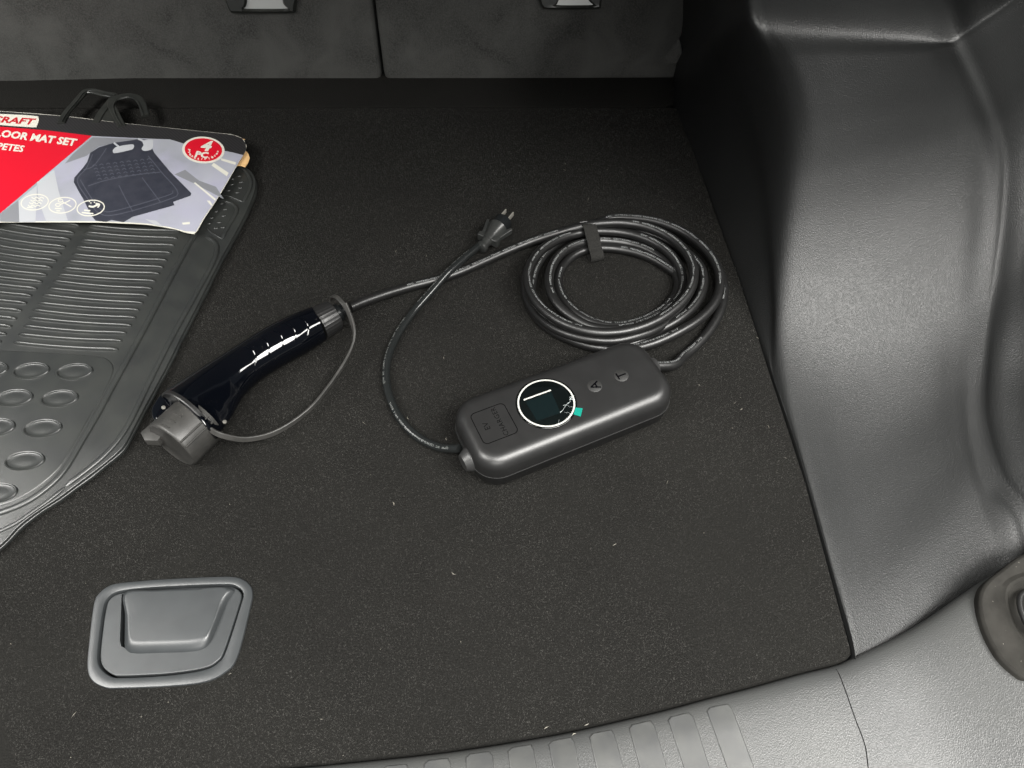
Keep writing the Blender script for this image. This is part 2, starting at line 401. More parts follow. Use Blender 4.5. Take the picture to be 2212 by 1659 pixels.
# lint and crumbs on the carpet
V, F = [], []
def sliver(p, ln, wd, ang, z):
    c = Vector((p[0], p[1], z)); d = Vector((math.cos(ang), math.sin(ang), random.uniform(-.1, .3))) * ln; s = Vector((-math.sin(ang), math.cos(ang), 0)) * wd
    b = Vector((0, 0, wd)); cv = s * random.uniform(-3, 3); k = len(V)
    V.extend([c - d, c + cv - s, c + cv + s, c + d, c + cv + b]); F.extend([[k, k + 1, k + 4], [k + 1, k + 3, k + 4], [k + 3, k + 2, k + 4], [k + 2, k, k + 4]])
for _ in range(50):
    y = .12 + random.random() ** 1.6 * 1.0; x = random.uniform(-.5 - .3 * y, .33)
    if pip(np.array([x]), np.array([y]), e1)[0] and not pip(np.array([x]), np.array([y]), HO)[0]:
        if random.random() < .7: sliver((x, y), random.uniform(.0004, .0011), .0003, random.uniform(0, 6.3), .0017)
        else: sliver((x, y), random.uniform(.0015, .0045), .00017, random.uniform(0, 6.3), .0019)
for u, v in [(1600, 885), (965, 950), (980, 1240), (960, 775), (1240, 1588), (1267, 1566), (1180, 1573), (850, 1090), (1327, 1178), (882, 905), (600, 790), (1405, 570), (1555, 690)]:
    p = W(u, v, 0); sliver(p, .0026, .0004, random.uniform(0, 6.3), .0022)
tag(ob('lint', (V, F), 'lint', smooth=False), kind='stuff')

# ------------------------------------------------------------------ seat backs
lean = math.radians(14); sy0 = 1.232
SN = Vector((0, -math.cos(lean), math.sin(lean))); SX = Vector((1, 0, 0)); SY = Vector((0, math.sin(lean), math.cos(lean)))
SO = Vector((0, sy0, 0))
def seat_xy(u, v): p = WP(u, v, SO, SN) - SO; return (p.dot(SX), p.dot(SY))
def seatback(name, label, outl, cx):
    t = thing(name, label, 'seat back', (cx, sy0, 0))
    P = [Vector((*seat_xy(u, v), 0)) for u, v in outl]
    for p in P:
        p.x = max(p.x, -1.25)
        if p.y > .2: p.y = .62
    P2 = []
    for i in range(len(P)):
        a, b, c = P[i - 1], P[i], P[(i + 1) % len(P)]; r1 = min(.018, (a - b).length * .4); r2 = min(.018, (c - b).length * .4)
        q0, q1 = b + (a - b).normalized() * r1, b + (c - b).normalized() * r2
        for s_ in range(5):
            tt = s_ / 4; P2.append(q0 * (1 - tt) ** 2 + b * 2 * tt * (1 - tt) + q1 * tt * tt)
    ob('seat_panel', slab(P2, -.05, .0, .008, 4, fr=(SO, SX, SY, SN)), 'seat', t, angle=60)
    return t
def anchor(parent, u0, u1, v0):
    """black child-seat anchor bezel with a silver inner plate"""
    def loop(L_): return [Vector((*seat_xy(u, v), 0)) for u, v in L_]
    wdt = u1 - u0
    o = loop([(u0, -40), (u0 + 3, v0 - 14), (u0 + 10, v0 - 4), (u0 + 22, v0), (u1 - 12, v0), (u1 - 2, v0 - 6), (u1, v0 - 12), (u1 - 6, -40)])
    i = loop([(u0 + 50, -36), (u0 + 44, v0 - 22), (u0 + 41, v0 - 12), (u0 + 43, v0 - 9), (u1 - 23, v0 - 9), (u1 - 20, v0 - 12), (u1 - 28, v0 - 22), (u1 - 36, -36)])
    o = resample(crom(o, 6, True), n=60, closed=True); i = align(o, resample(crom(i, 6, True), n=60, closed=True))
    if abs((i[15] - o[15]).length) > abs((i[-15] - o[15]).length): i = [i[0]] + i[:0:-1]
    def lift(P, z): return [SO + SX * p.x + SY * p.y + SN * z for p in P]
    oi = poly_off(o, .004); ii = poly_off(i, -.003)
    bz = ob('anchor_bezel', loft([lift(o, -.002), lift(o, .004), lift(oi, .008), lift(ii, .007), lift(i, .003), lift(i, -.001)]), M['hanger'], parent)
    ob('anchor_plate', slab(poly_off(i, -.001), -.002, .0012, .0004, 1, fr=(SO, SX, SY, SN)), M['silver'], bz)
M['silver'] = mat('silver_anchor_plate', (.42, .43, .42), rough=.35, metal=.6)
sl = seatback('seat_back', 'dark grey carpeted seat back behind the boxed floor mats, left of the seam', [(-260, -160), (-260, 206), (0, 198), (300, 187), (560, 182), (825, 179), (805, 20), (793, -160)], -.55)
sr = seatback('seat_back', 'dark grey carpeted seat back right of the seam, next to the wheel arch trim', [(799, -160), (811, 20), (831, 178), (1140, 175), (1480, 171), (1492, 130), (1520, -30), (1545, -160)], .02)
anchor(sl, 490, 640, 27); anchor(sr, 1163, 1298, 19)
def seat_pts(n, seed):
    r = np.random.default_rng(seed); x = r.uniform(-1.0, .34, n); y = r.uniform(0, .3, n)
    return np.array([(SO + SX * a + SY * b + SN * .0).to_tuple() for a, b in zip(x, y)])

# ------------------------------------------------------------------ wheel arch trim panel on the right
B_ = [(1500, -80, .30), (1480, 60, .295), (1456, 168, None), (1460, 232, None), (1494, 320, None), (1530, 410, None), (1565, 505, None), (1600, 600, None), (1634, 705, None), (1666, 806, None), (1686, 868, None), (1724, 985, None), (1798, 1245, None), (1843, 1412, None), (1856, 1460, None)]
# ridge and outer crease: (photo u, v, height above the floor)
G_ = [(0, 0, 0), (0, 0, 0), (1617, 36, .335), (1655, 122, .296), (1698, 208, .255), (1708, 308, .205), (1702, 390, .160), (1692, 500, .105), (1682, 630, .050), (1676, 745, .013), (1694, 835, .004), (1733, 975, .003), (1806, 1235, .003), (1851, 1405, .003), (1866, 1460, .003)]
C_ = [(0, 0, 0), (0, 0, 0), (2062, 66, .340), (2064, 104, .322), (2086, 150, .298), (2115, 213, .262), (2140, 278, .222), (2155, 360, .180), (2152, 460, .135), (2142, 560, .095), (2128, 665, .060), (2112, 800, .030), (2110, 915, .016), (2145, 1040, .011), (2212, 1143, .010)]
rows = []
for i, (b, g, c) in enumerate(zip(B_, G_, C_)):
    pb = W(b[0], b[1], -.001) if b[2] is None else WX(*b)
    if i < 2:
        far = Vector((0, .42, -.02)) if i == 0 else Vector((0, .14, .002)); pg = W(*G_[2]) + far; pc = W(*C_[2]) + far
        if i == 0: pb = Vector((.29, 1.55, .05))
    else: pg = W(*g); pc = W(*c)
    
    row = [pb + Vector((-.002, 0, -.03)), pb]
    if i < 9:
        mid = pb.lerp(pg, .5) + Vector((.004, 0, 0)); row += [mid, pb.lerp(pg, .80) + Vector((-.001, .002, 0)), pg + Vector((.003, .003, -.001))]
    else:
        pg = pg + Vector((0, 0, .002)); row += [pb + Vector((.001, 0, .003)), pb.lerp(pg, .5) + Vector((0, 0, .0035)), pg]
    def L_(t, dz=0, dy=0):
        q = pg.lerp(pc, t); q.z += dz; q.y += dy; return q
    sag = [0, 0, 0, 0, 0, 0, -.001, -.002, -.003, -.008, -.026, -.036, -.026, -.010, -.002][i]
    row += [L_(.10, sag * .3), L_(.22, sag * .8), L_(.4, sag), L_(.6, sag), L_(.78, sag * .8), L_(.88, sag * .4)]
    nb = Vector((-.35, -.45, .8))
    row += [L_(.94), pc + nb * .002, pc + Vector((.008, .003, .006)), pc + Vector((.018, .002, .018)), pc + (Vector((.05, .0, .060)) if i < 11 else Vector((.055, -.01, .035))), pc + (Vector((.11, -.02, .20)) if i < 11 else Vector((.13, -.03, .12))), pc + Vector((.15, -.04, .42))]
    if i == 14: row = [p + Vector((0, 0, -.03 * max(0, 1 - k / 9))) for k, p in enumerate(row)]
    if i == 2:
        rows.append([p + Vector((0, .050, .002)) if k > 2 else p.lerp(rows[1][k], .3) for k, p in enumerate(row)])
        row = [p + Vector((0, .003, -.009)) if k > 2 else p for k, p in enumerate(row)]
    rows.append(row)
    if i == 14: rows.append([p + Vector((0, -.12, -.05)) for p in row])
for _ in range(3):
    new = [r.copy() for r in rows]
    for i in range(4, len(rows) - 1):
        for k in range(3, 11):
            new[i][k] = rows[i][k] * .4 + (rows[i - 1][k] + rows[i + 1][k]) * .15 + (rows[i][k - 1] + rows[i][k + 1]) * .15
    rows = new
# crisp top ledge: repeat the rows that form the edge
tp = thing('wheel_arch_trim', 'black grained plastic wheel arch trim panel along the right side of the cargo floor', 'trim panel', (.45, .7, 0))
pan = ob('panel', grid(rows, 6, 8), 'trim', tp, angle=80)
# quarter-window ledge behind the arch closes the view above the ridge
# roof lining out of view, added and sized to shade the deep end
tag(ob('roof_lining', slab([Vector((-1.0, .20, 0)), Vector((.66, .20, 0)), Vector((.66, 1.9, 0)), Vector((-1.0, 1.9, 0))], .92, .95, .005, 2), 'lining'), kind='structure')
# ------------------------------------------------------------------ loading sill
def ss(x, a, b): t = min(max((x - a) / (b - a), 0), 1); return t * t * (3 - 2 * t)
def zb(x): return .045 * ss(x, .37, .56)
edge = [(-900, 1704), (-500, 1704), (0, 1694), (400, 1676), (713, 1649), (959, 1623), (1159, 1592), (1271, 1570), (1426, 1534), (1527, 1507), (1628, 1481), (1728, 1453), (1809, 1433), (1846, 1416), (1930, 1377), (2005, 1334), (2081, 1281), (2131, 1248), (2212, 1203), (2330, 1140), (2450, 1090)]
E0 = []
for u, v in edge:
    p = W(u, v, 0)
    for _ in range(6): p = W(u, v, zb(p.x) + .0)
    E0.append(p)
E0 = resample(crom(E0, 6), n=130)
def sillpt(i, d):
    p = E0[i]; T = (E0[min(i + 1, 129)] - E0[max(i - 1, 0)]); T.z = 0; T.normalize(); o = Vector((T.y, -T.x, 0))
    # let the outward direction settle to straight back
    k = min(d / .15, 1) * .8; o = (o * (1 - k) + Vector((0.12 if p.x > .3 else 0, -1, 0)) * k).normalized()
    prof = [(-.001, -.07), (0, -.008), (.0015, -.003), (.004, .001), (.009, .0040), (.016, .0056), (.03, .0068), (.08, .0072), (.16, .0072), (.3, .005), (.45, 0)]
    for (d0, z0), (d1, z1) in zip(prof, prof[1:]):
        if d <= d1: dz = z0 + (z1 - z0) * max(0, (d - d0)) / (d1 - d0); break
    else: dz = -.03
    q = p + o * max(d, 0) if d > 0 else p.copy()
    q.z = zb(q.x) + dz
    return q
rings = [[sillpt(i, d) for i in range(130)] for d in (-.001, 0, .0015, .003, .0055, .008, .012, .016, .022, .03, .05, .08, .12, .16, .22, .3, .45)]
sill = thing('loading_sill', 'grey grained plastic loading sill with a row of smooth raised ribs along the front of the cargo floor', 'sill trim', (.1, 0, 0))
ob('sill_cover', loft(rings, closed=False), 'sill', sill, angle=80)
# seam between the two mouldings, a fine dark groove that follows the sill
sm = []
for u, v in [(1809, 1434), (1818, 1462), (1829, 1496), (1849, 1554), (1869, 1609), (1877, 1665), (1885, 1720)]:
    p = W(u, v, .008); sm.append(p)
def sill_z(x, y):
    best = None
    # nearest station by lateral position
    i = min(range(130), key=lambda k: abs(E0[k].x - x)); d = max(E0[i].y - y, 0)
    return sillpt(i, min(d, .44)).z
sm = crom(sm, 8)
sm = [Vector((p.x, p.y, sill_z(p.x, p.y) + .0002)) for p in sm]
ob('seam', ribbon(sm, (1, .15, 0), .0007, .0006), 'groove', sill)
ribs = [((1526, 1528), (1578, 1517), (1630, 1659), (1572, 1659)), ((1442, 1548), (1495, 1535), (1534, 1659), (1479, 1659)), ((1358, 1565), (1411, 1552), (1441, 1659), (1383, 1659)),
        ((1272, 1583), (1325, 1572), (1347, 1659), (1289, 1659)), ((1184, 1599), (1239, 1588), (1252, 1659), (1196, 1659)), ((1096, 1614), (1151, 1604), (1159, 1659), (1102, 1659)),
        ((1005, 1627), (1063, 1619), (1066, 1659), (1007, 1659)), ((915, 1641), (972, 1634), (974, 1659), (915, 1659)), ((824, 1653), (882, 1647), (882, 1670), (823, 1670)), ((733, 1664), (791, 1658), (790, 1680), (730, 1680))]
for a, b, c, d in ribs:
    A, B, C, D = W(*a, .0085), W(*b, .0085), W(*c, .0085), W(*d, .0085)
    C = B + (C - B).normalized() * .20; D = A + (D - A).normalized() * .20
    rr = .003; lp = []
    quad = [A, B, C, D]
    for i in range(4):
        p0, p1, p2 = quad[i - 1], quad[i], quad[(i + 1) % 4]
        q0, q1 = p1 + (p0 - p1).normalized() * rr, p1 + (p2 - p1).normalized() * rr
        for t in (0, .5, 1): lp.append(q0 * (1 - t) ** 2 + p1 * 2 * t * (1 - t) + q1 * t * t)
    dense = resample(lp, step=.006, closed=True)
    def onsill(P, dz): return [Vector((p.x, p.y, sill_z(p.x, p.y) + dz)) for p in P]
    i1 = poly_off(dense, .0004); i2 = poly_off(dense, .0010)
    sides = loft([onsill(dense, -.001), onsill(dense, .0005), onsill(i1, .0009), onsill(i2, .0010)])
    topf = fill([[tuple(p) for p in i2]], maxlen=.03, fn=lambda v: Vector((v.x, v.y, sill_z(v.x, v.y) + .0010)))
    ob('rib', join(sides, topf), 'rib', sill, angle=60)

# tie-down pocket at the right edge
bo = [(2212, 1196), (2160, 1232), (2131, 1256), (2117, 1280), (2114, 1305), (2119, 1335), (2131, 1372), (2157, 1418), (2192, 1453), (2225, 1468), (2300, 1450), (2370, 1380), (2390, 1290), (2370, 1210), (2300, 1170)]
bi = [(2225, 1245), (2200, 1254), (2184, 1268), (2180, 1292), (2192, 1337), (2215, 1378), (2245, 1395), (2300, 1375), (2325, 1320), (2310, 1260), (2270, 1238)]
ztd = .046
def onbz(L_):
    out = []
    for u, v in L_:
        p = W(u, v, .03)
        for _ in range(5): p = W(u, v, zb(p.x) + .0140)
        out.append(p)
    return out
BO = resample(crom(onbz(bo), 8, True), n=90, closed=True); BI = align(BO, resample(crom(onbz(bi), 8, True), n=90, closed=True))
def zb_(P, z): return [Vector((p.x, p.y, zb(p.x) + .0140 + z - ztd)) for p in P]
def zl(P, z): return [Vector((p.x, p.y, z)) for p in P]
td = thing('tie_down_pocket', 'dark rounded plastic tie-down pocket with metal loop at the right edge of the sill', 'tie-down', (BO[0].x, BO[0].y, .045))
ob('bezel', loft([zb_(BO, ztd - .02), zb_(BO, ztd - .002), zb_(poly_off(BO, .001), ztd - .0006), zb_(poly_off(BO, .003), ztd), zb_(poly_off(BO, .007), ztd - .002), zb_(poly_off(BI, -.006), ztd - .004), zb_(poly_off(BI, -.002), ztd - .0022), zb_(BI, ztd - .0030), zb_(poly_off(BI, .002), ztd - .0052)], cap1=True), M['tdb'] if 'tdb' in M else mat('dusty_bezel_plastic', (.012, .0115, .0105), (.026, .025, .0225), .8, 30, 5, bump=(800, .2, .0004), spec=.06, specks=(200, .05, (.3, .28, .24))), td)
lp = crom(xy([(2260, 1278), (2215, 1280), (2203, 1296), (2208, 1325), (2228, 1362), (2262, 1370)], .049), 8)
ob('loop', tube(lp, .0028, 12), 'case', td)

# ------------------------------------------------------------------ floor handle
hc = sum(HO, Vector()) / len(HO)
fh = bpy.data.objects.new('handle', None); COL.objects.link(fh); fh.parent = floor; fh.location = (hc.x, hc.y, 0); fh['label'] = 'grey plastic pull handle set flush in the carpet'
g1 = poly_off(HO, .0007)
ob('bezel', loft([zl(HO, -.004), zl(HO, .0012), zl(g1, .0022), zl(poly_off(HO, .0022), .0026), zl(poly_off(HI, -.0016), .0026), zl(poly_off(HI, -.0006), .0022), zl(HI, .0012), zl(HI, -.014)]), 'handle', fh)
IN = poly_off(HI, .0020)
slot = [W(*q, .001) for q in [(263, 1284), (273, 1282), (271, 1330), (269, 1390), (274, 1402), (262, 1396), (259, 1385), (261, 1330)]]
pl = fill([[(p.x, p.y, .0012) for p in poly_off(IN, .0012)], [(p.x, p.y, .0012) for p in slot]])
sk = loft([zl(poly_off(IN, .0012), .0012), zl(poly_off(IN, .0004), .0009), zl(IN, .0), zl(IN, -.012)])
sk2 = loft([zl(slot, .0012), zl(slot, -.010)])
lev = ob('lever_plate', join(pl, sk, sk2), 'handle', fh)
pad0 = [(270, 1281), (340, 1275), (420, 1273), (505, 1271), (492, 1300), (478, 1335), (463, 1370), (452, 1392), (436, 1404), (400, 1409), (340, 1411), (290, 1412), (273, 1405), (269, 1390), (270, 1330)]
pad1 = [(277, 1284), (340, 1279), (420, 1276), (490, 1273), (478, 1300), (467, 1335), (455, 1365), (446, 1377), (430, 1383), (400, 1386), (340, 1388), (296, 1389), (285, 1384), (281, 1372), (279, 1330)]
A0 = resample(crom(xy(pad0, .001), 6, True), n=90, closed=True); A1 = align(A0, resample(crom(xy(pad1, .004), 6, True), n=90, closed=True))
mixr = lambda t: [a.lerp(b, t) for a, b in zip(A0, A1)]
ob('finger_pad', loft([zl(A0, .0010), zl(mixr(.12), .0026), zl(mixr(.35), .0046), zl(mixr(.65), .0064), zl(mixr(.9), .0073), zl(mixr(1.0), .0075), zl(poly_off(mixr(1.0), .0015), .0076)], cap1=True), 'handle', fh)

# ------------------------------------------------------------------ floor mats (stack)
m_out = [(-400, 300), (-200, 262), (0, 262), (300, 290), (430, 318), (505, 352), (524, 360), (541, 370), (551, 385), (553, 402), (549, 420), (534, 457), (505, 512), (477, 562), (430, 655), (395, 723), (361, 792), (318, 872), (290, 925), (270, 962), (248, 985), (215, 1012), (172, 1044), (129, 1076), (86, 1104), (43, 1136), (0, 1180), (-80, 1230), (-300, 1300), (-700, 1330), (-800, 700), (-700, 330)]
MZ = .0115
mbase = resample(crom(xy(m_out, MZ - .002), 6, True), n=420, closed=True)
def jag(P, a, seed):
    r = random.Random(seed); ph = [r.random() * 6 for _ in range(6)]
    return [Vector((p.x + a * math.sin(i * .9 + ph[0]) * math.sin(i * .23 + ph[1]), p.y + a * math.sin(i * .7 + ph[2]) * math.sin(i * .31 + ph[3]), 0)) for i, p in enumerate(P)]
mc = (-.62, .62, 0)
lay = [('floor_mat', 'topmost black rubber mat of the stack, long ribs and oval studs on its face', .0080, .0115, (0, 0), 0.0),
       ('floor_mat', 'black rubber mat in the middle of the stack, only its edge showing', .0042, .0078, (.0010, -.0004), .0005),
       ('floor_mat', 'bottom black rubber mat of the stack, resting on the carpet', .0006, .0040, (-.001, .0010), .0006)]
mats = []
for i, (n_, lb, z0, z1, sh, a) in enumerate(lay):
    P = jag([p + Vector((sh[0], sh[1], 0)) for p in mbase], a, i)
    t = thing(n_, lb, 'car mat', (mc[0], mc[1], z0), 'stack of rubber car mats')
    ob('sheet', slab(P, z0, z1, .0012, 3), 'rubber', t, angle=50); mats.append(t)
tm = mats[0]
def reg4(L_): return [(x * .4299, 493.7 + y * .4299) for x, y in L_]
def rail(pts, wid, hgt, name='rail', z=MZ):
    P = resample(crom(xy(pts, z + hgt * .5), 8), step=.006)
    V, F = [], []; T, R = frames(P); n = len(P)
    prof = [(-.5, -.1), (-.46, .45), (-.36, .85), (-.2, 1), (.2, 1), (.36, .85), (.46, .45), (.5, -.1)]
    for i, p in enumerate(P):
        e = min(1, (i + .35) / 1.0, (n - 1 - i + .35) / 1.0)
        for a, h in prof: V.append(Vector((p.x, p.y, z)) + R[i][0] * (a * wid * (.4 + .6 * e)) + Vector((0, 0, h * hgt * (e if h > 0 else 1))))
    k = len(prof)
    for i in range(n - 1):
        for j in range(k - 1): F.append([i * k + j, i * k + j + 1, (i + 1) * k + j + 1, (i + 1) * k + j])
    F.append(list(range(k))); F.append([(n - 1) * k + j for j in range(k)])
    return ob(name, (V, F), 'rubber', tm, angle=70)
rail(reg4([(1010, -60), (985, 10), (955, 66), (850, 262), (740, 472), (648, 640), (565, 790), (495, 920), (415, 1055), (325, 1205), (240, 1295), (130, 1372), (0, 1425), (-200, 1480)]), .0075, .0032)
rail(reg4([(930, 300), (800, 540), (690, 745), (600, 905), (520, 1050), (440, 1180), (350, 1270), (322, 1292)][::-1]) if False else reg4([(1035, 38), (1075, 62), (1090, 100), (1070, 170), (1000, 300), (905, 470), (835, 600), (745, 780), (665, 945), (600, 1050), (520, 1140), (430, 1215), (330, 1290)]), .0065, .0028)
rail(reg4([(322, 1300), (250, 1360), (150, 1430), (60, 1490), (-100, 1560)]), .0045, .0022)
z6 = lambda L_: [(700 * .5486 + x * .16537, 560 * .5486 + y * .16537) for x, y in L_]     # third zoomed view of the photo, in photo units
rail(z6([(770, 300), (850, 345), (920, 420), (955, 520), (930, 640), (880, 730), (855, 775)]), .0055, .0024)
rail(z6([(530, 680), (620, 690), (700, 715), (780, 745), (850, 775)]), .003, .002)
rail(z6([(510, 735), (600, 760), (700, 790), (760, 840), (770, 900), (720, 1000), (640, 1130), (580, 1255)]), .0055, .0024)
rail(z6([(350, 1090), (420, 1160), (500, 1215), (580, 1255)]), .003, .002)
rail([(560 - 300, 1) for _ in ()] or z6([(270, 1130), (250, 1200), (180, 1320)]), .003, .002)
dm = slab([Vector(p + (0,)) for p in ell(0, 0, .0036, .0022, 12)], -.0004, .0010, .0009, 3)
def copies(name, VF, m, parent, spots, rot=None, smooth=True):
    first = None
    for i, s_ in enumerate(spots):
        if first is None:
            first = ob(name, ([Vector(v) + wloc(parent) for v in VF[0]], VF[1]), m, parent); o = first
        else:
            o = first.copy(); COL.objects.link(o); o.parent = parent
        o.location = Vector(s_) - wloc(parent)
        if rot: o.rotation_euler = (0, 0, rot[i])
dsp = z6([(800, 440), (710, 480), (830, 520), (700, 550), (815, 595), (660, 630), (780, 655), (570, 800), (500, 905), (620, 875), (440, 985), (600, 960), (405, 1060), (540, 1045), (500, 1120), (590, 1110)])
copies('bump', dm, 'rubber', tm, [W(u, v, MZ) for u, v in dsp], [.2] * len(dsp))
# long ribs, right and left columns
RR = [((455, -55), (905, -30)), ((447, -17), (898, 8)), ((430, 17), (890, 45)), ((410, 55), (875, 80)), ((385, 90), (858, 118)), ((362, 127), (838, 155)), ((340, 160), (820, 190)), ((318, 195), (800, 222)), ((292, 228), (780, 260)), ((268, 260), (762, 297)), ((245, 297), (740, 332)), ((215, 330), (717, 370)), ((192, 370), (697, 405)), ((165, 405), (680, 443)), ((145, 445), (658, 483)), ((118, 485), (632, 520)), ((92, 527), (610, 560)), ((65, 568), (590, 603))]
LR = [(395, -20), (370, 17), (350, 50), (325, 87), (303, 122), (280, 157), (257, 192), (232, 228), (208, 263), (182, 297), (155, 333), (130, 370), (105, 408), (80, 448), (55, 487), (28, 525), (2, 565)]
def molded_rib(a, b, wob):
    mids = [(a[0] + (b[0] - a[0]) * t, a[1] + (b[1] - a[1]) * t + wob * math.sin(math.pi * t)) for t in (0, .12, .3, .5, .7, .88, 1)]
    rail(reg4(mids), .0056, .0042, 'rib')
for a, b in RR: molded_rib(a, b, 7 + random.uniform(-2, 2))
for (x, y) in LR: molded_rib((x - 460, y - 70 + random.uniform(-2, 2)), (x, y), 10)
# studded lower field and its oval studs
fld = reg4([(-300, 600), (0, 612), (300, 628), (490, 642), (550, 662), (572, 700), (562, 745), (520, 830), (460, 930), (380, 1075), (310, 1190), (230, 1270), (120, 1345), (0, 1395), (-300, 1450)])
FL = resample(crom(xy(fld, MZ), 6, True), n=160, closed=True)
ob('stud_field', slab(FL, MZ - .001, MZ + .0011, .0020, 4), 'rubber', tm, angle=70)
stud = []
Rs = [(1.0, 0), (.98, .0012), (.94, .0021), (.89, .0019), (.84, .0004), (.79, .0001), (.5, .0004), (.25, .0006), (.02, .0007)]
V, F = [], []
for s_, z in Rs:
    for px_, py_ in ell(0, 0, .0232 * s_, .0128 * (s_ if s_ < .9 else s_), 40): V.append(Vector((px_, py_, z)))
for i in range(len(Rs) - 1):
    for k_ in range(40): F.append([i * 40 + k_, i * 40 + (k_ + 1) % 40, (i + 1) * 40 + (k_ + 1) % 40, (i + 1) * 40 + k_])
F.append([(len(Rs) - 1) * 40 + k_ for k_ in range(40)])
sps = reg4([(375, 720), (158, 716), (-50, 710), (300, 855), (72, 852), (-150, 850), (215, 1005), (-20, 1000), (-250, 995), (125, 1168), (-120, 1165), (-15, 1330), (-260, 1325)])
copies('stud', (V, F), 'rubber', tm, [W(u, v, MZ + .0010) for u, v in sps], [.03] * len(sps))

# ------------------------------------------------------------------ cardboard header over the mats
def cz(p):          # height of the slightly bowed card
    u = p.x + .55; v = p.y - .85
    return .0200 + .004 * math.cos(u * 7) - .22 * max(0, .80 - p.y) ** 2 * 10 * .06 + .0012 * math.sin(p.x * 34 + p.y * 18)
def WC(u, v, dz=0):
    p = W(u, v, .021)
    for _ in range(4): p = W(u, v, cz(p) + dz)
    return p
card = thing('card_sleeve', 'red, black and grey printed cardboard header wrapped over the stack of car mats', 'packaging', (-.62, .92, .02))
cout = [(-150, 232), (0, 240), (133, 250), (260, 265), (400, 280), (490, 289), (507, 292), (522, 298), (531, 309), (532, 322), (522, 340), (510, 360), (493, 390), (467, 433), (440, 473), (423, 503), (412, 504), (400, 502), (385, 497), (367, 493), (317, 485), (260, 482), (200, 480), (0, 480), (-150, 482)]
def art(name, pts, m, dz, smoothclosed=False, maxlen=.02, parent=None, lab=None):
    P = [Vector((u, v, 0)) for u, v in pts]
    if smoothclosed: P = crom(P, 5, True)
    vf = fill([[tuple(p) for p in P]], maxlen=30, fn=lambda v: WC(v.x, v.y, dz))
    return ob(name, vf, m, parent or card, smooth=True, angle=80)
# board: thick sheet with cream cut edge
def board(pts, z_off, th, m, name):
    P = [Vector((u, v, 0)) for u, v in pts]; P = resample(crom(P, 3, True), n=150, closed=True)
    t = fill([[tuple(p) for p in P]], maxlen=30, fn=lambda v: WC(v.x, v.y, z_off))
    s_ = loft([[WC(p.x, p.y, z_off) for p in P], [WC(p.x, p.y, z_off) - Vector((0, 0, th)) for p in P]])
    return ob(name, join(t, s_), m, card, angle=60)
kb = [(500, 296), (530, 326), (538, 333), (539, 343), (528, 362), (512, 357), (480, 330)]
board([(-150, 250), (480, 300)] + kb[:5] + [(505, 358), (400, 400), (-150, 400)], -.0035, .001, 'kraft', 'brown_backing')
bd = board(cout, 0, .0007, 'cream', 'board')
art('photo_print', [(190, 292), (300, 298), (367, 300), (400, 310), (500, 328), (527, 333), (510, 359), (492, 390), (466, 433), (439, 472), (423, 500.5), (401, 499.5), (367, 490.5), (317, 482.5), (260, 479.5), (200, 477.5), (0, 477.5), (-150, 478), (-150, 400), (0, 440)], 'photo', .00010)
art('red_print', [(-150, 258), (0, 273), (100, 281), (199, 293), (0, 461), (-150, 590 - 150)], 'red', .00022)
art('black_band', [(-150, 232.4), (0, 240.4), (133, 250.4), (260, 265.4), (400, 280.4), (490, 289.4), (507, 292.5), (521.6, 298.3), (530.5, 309), (531.6, 322), (526, 335), (500, 328.5), (400, 311), (367, 301), (300, 298.5), (199, 293.5), (100, 281.5), (0, 273.5), (-150, 259)], 'cardband', .00030)
pill = [(-90, 244), (0, 246), (74, 250), (83, 255), (83, 263), (79, 272), (72, 275), (0, 270), (-90, 262)]
art('logo_patch', pill, 'cream', .00045, True)
r1 = lambda L_: [(x / 3, y / 3) for x, y in L_]        # second zoomed view of the photo
art('photo_shape', r1([(350, 1100), (380, 1240), (440, 1430), (300, 1435), (250, 1300), (240, 1180)]), 'photo3', .00016)
art('photo_shape', r1([(0, 1385), (130, 1290), (150, 1440), (0, 1437)]), 'photo2', .00016)
art('photo_shape', r1([(120, 1300), (240, 1200), (230, 1440), (125, 1440)]), 'photo3', .00018)
art('photo_shape', r1([(600, 890), (900, 900), (640, 950), (560, 1010), (420, 1060), (470, 1000)]), 'photo2', .00016)
art('photo_shape', r1([(1130, 1130), (1260, 1190), (1450, 1290), (1400, 1210), (1290, 1170), (1200, 1100)]), 'photo2', .00016)
art('photo_streak', r1([(1430, 1025), (1530, 1052), (1525, 1068), (1435, 1040)]), 'cream', .00018); art('photo_streak', r1([(1385, 1055), (1482, 1120), (1470, 1142), (1370, 1072)]), 'cream', .00018)
art('photo_streak', r1([(1255, 1185), (1265, 1182), (1400, 1290), (1393, 1300)]), 'cream', .00018)
art('photo_streak', r1([(1340, 1300), (1360, 1300), (1375, 1325), (1370, 1335)]), 'cream', .00018)
art('photo_streak', r1([(940, 1420), (1010, 1430), (1060, 1470), (1010, 1460)]), 'photo3', .00018)
art('photo_streak', r1([(1180, 1443), (1230, 1438), (1230, 1452), (1185, 1456)]), 'cream', .00020)
pm = r1([(900, 900), (860, 908), (740, 925), (640, 955), (585, 990), (565, 1050), (535, 1090), (482, 1150), (478, 1180), (510, 1240), (545, 1300), (590, 1395), (620, 1430), (690, 1438), (720, 1425), (800, 1440), (860, 1405), (1130, 1330), (1122, 1308), (1235, 1268), (1240, 1252), (1100, 1110), (1000, 990), (980, 950), (960, 905)])
art('printed_mat', pm, 'pmat', .00026)
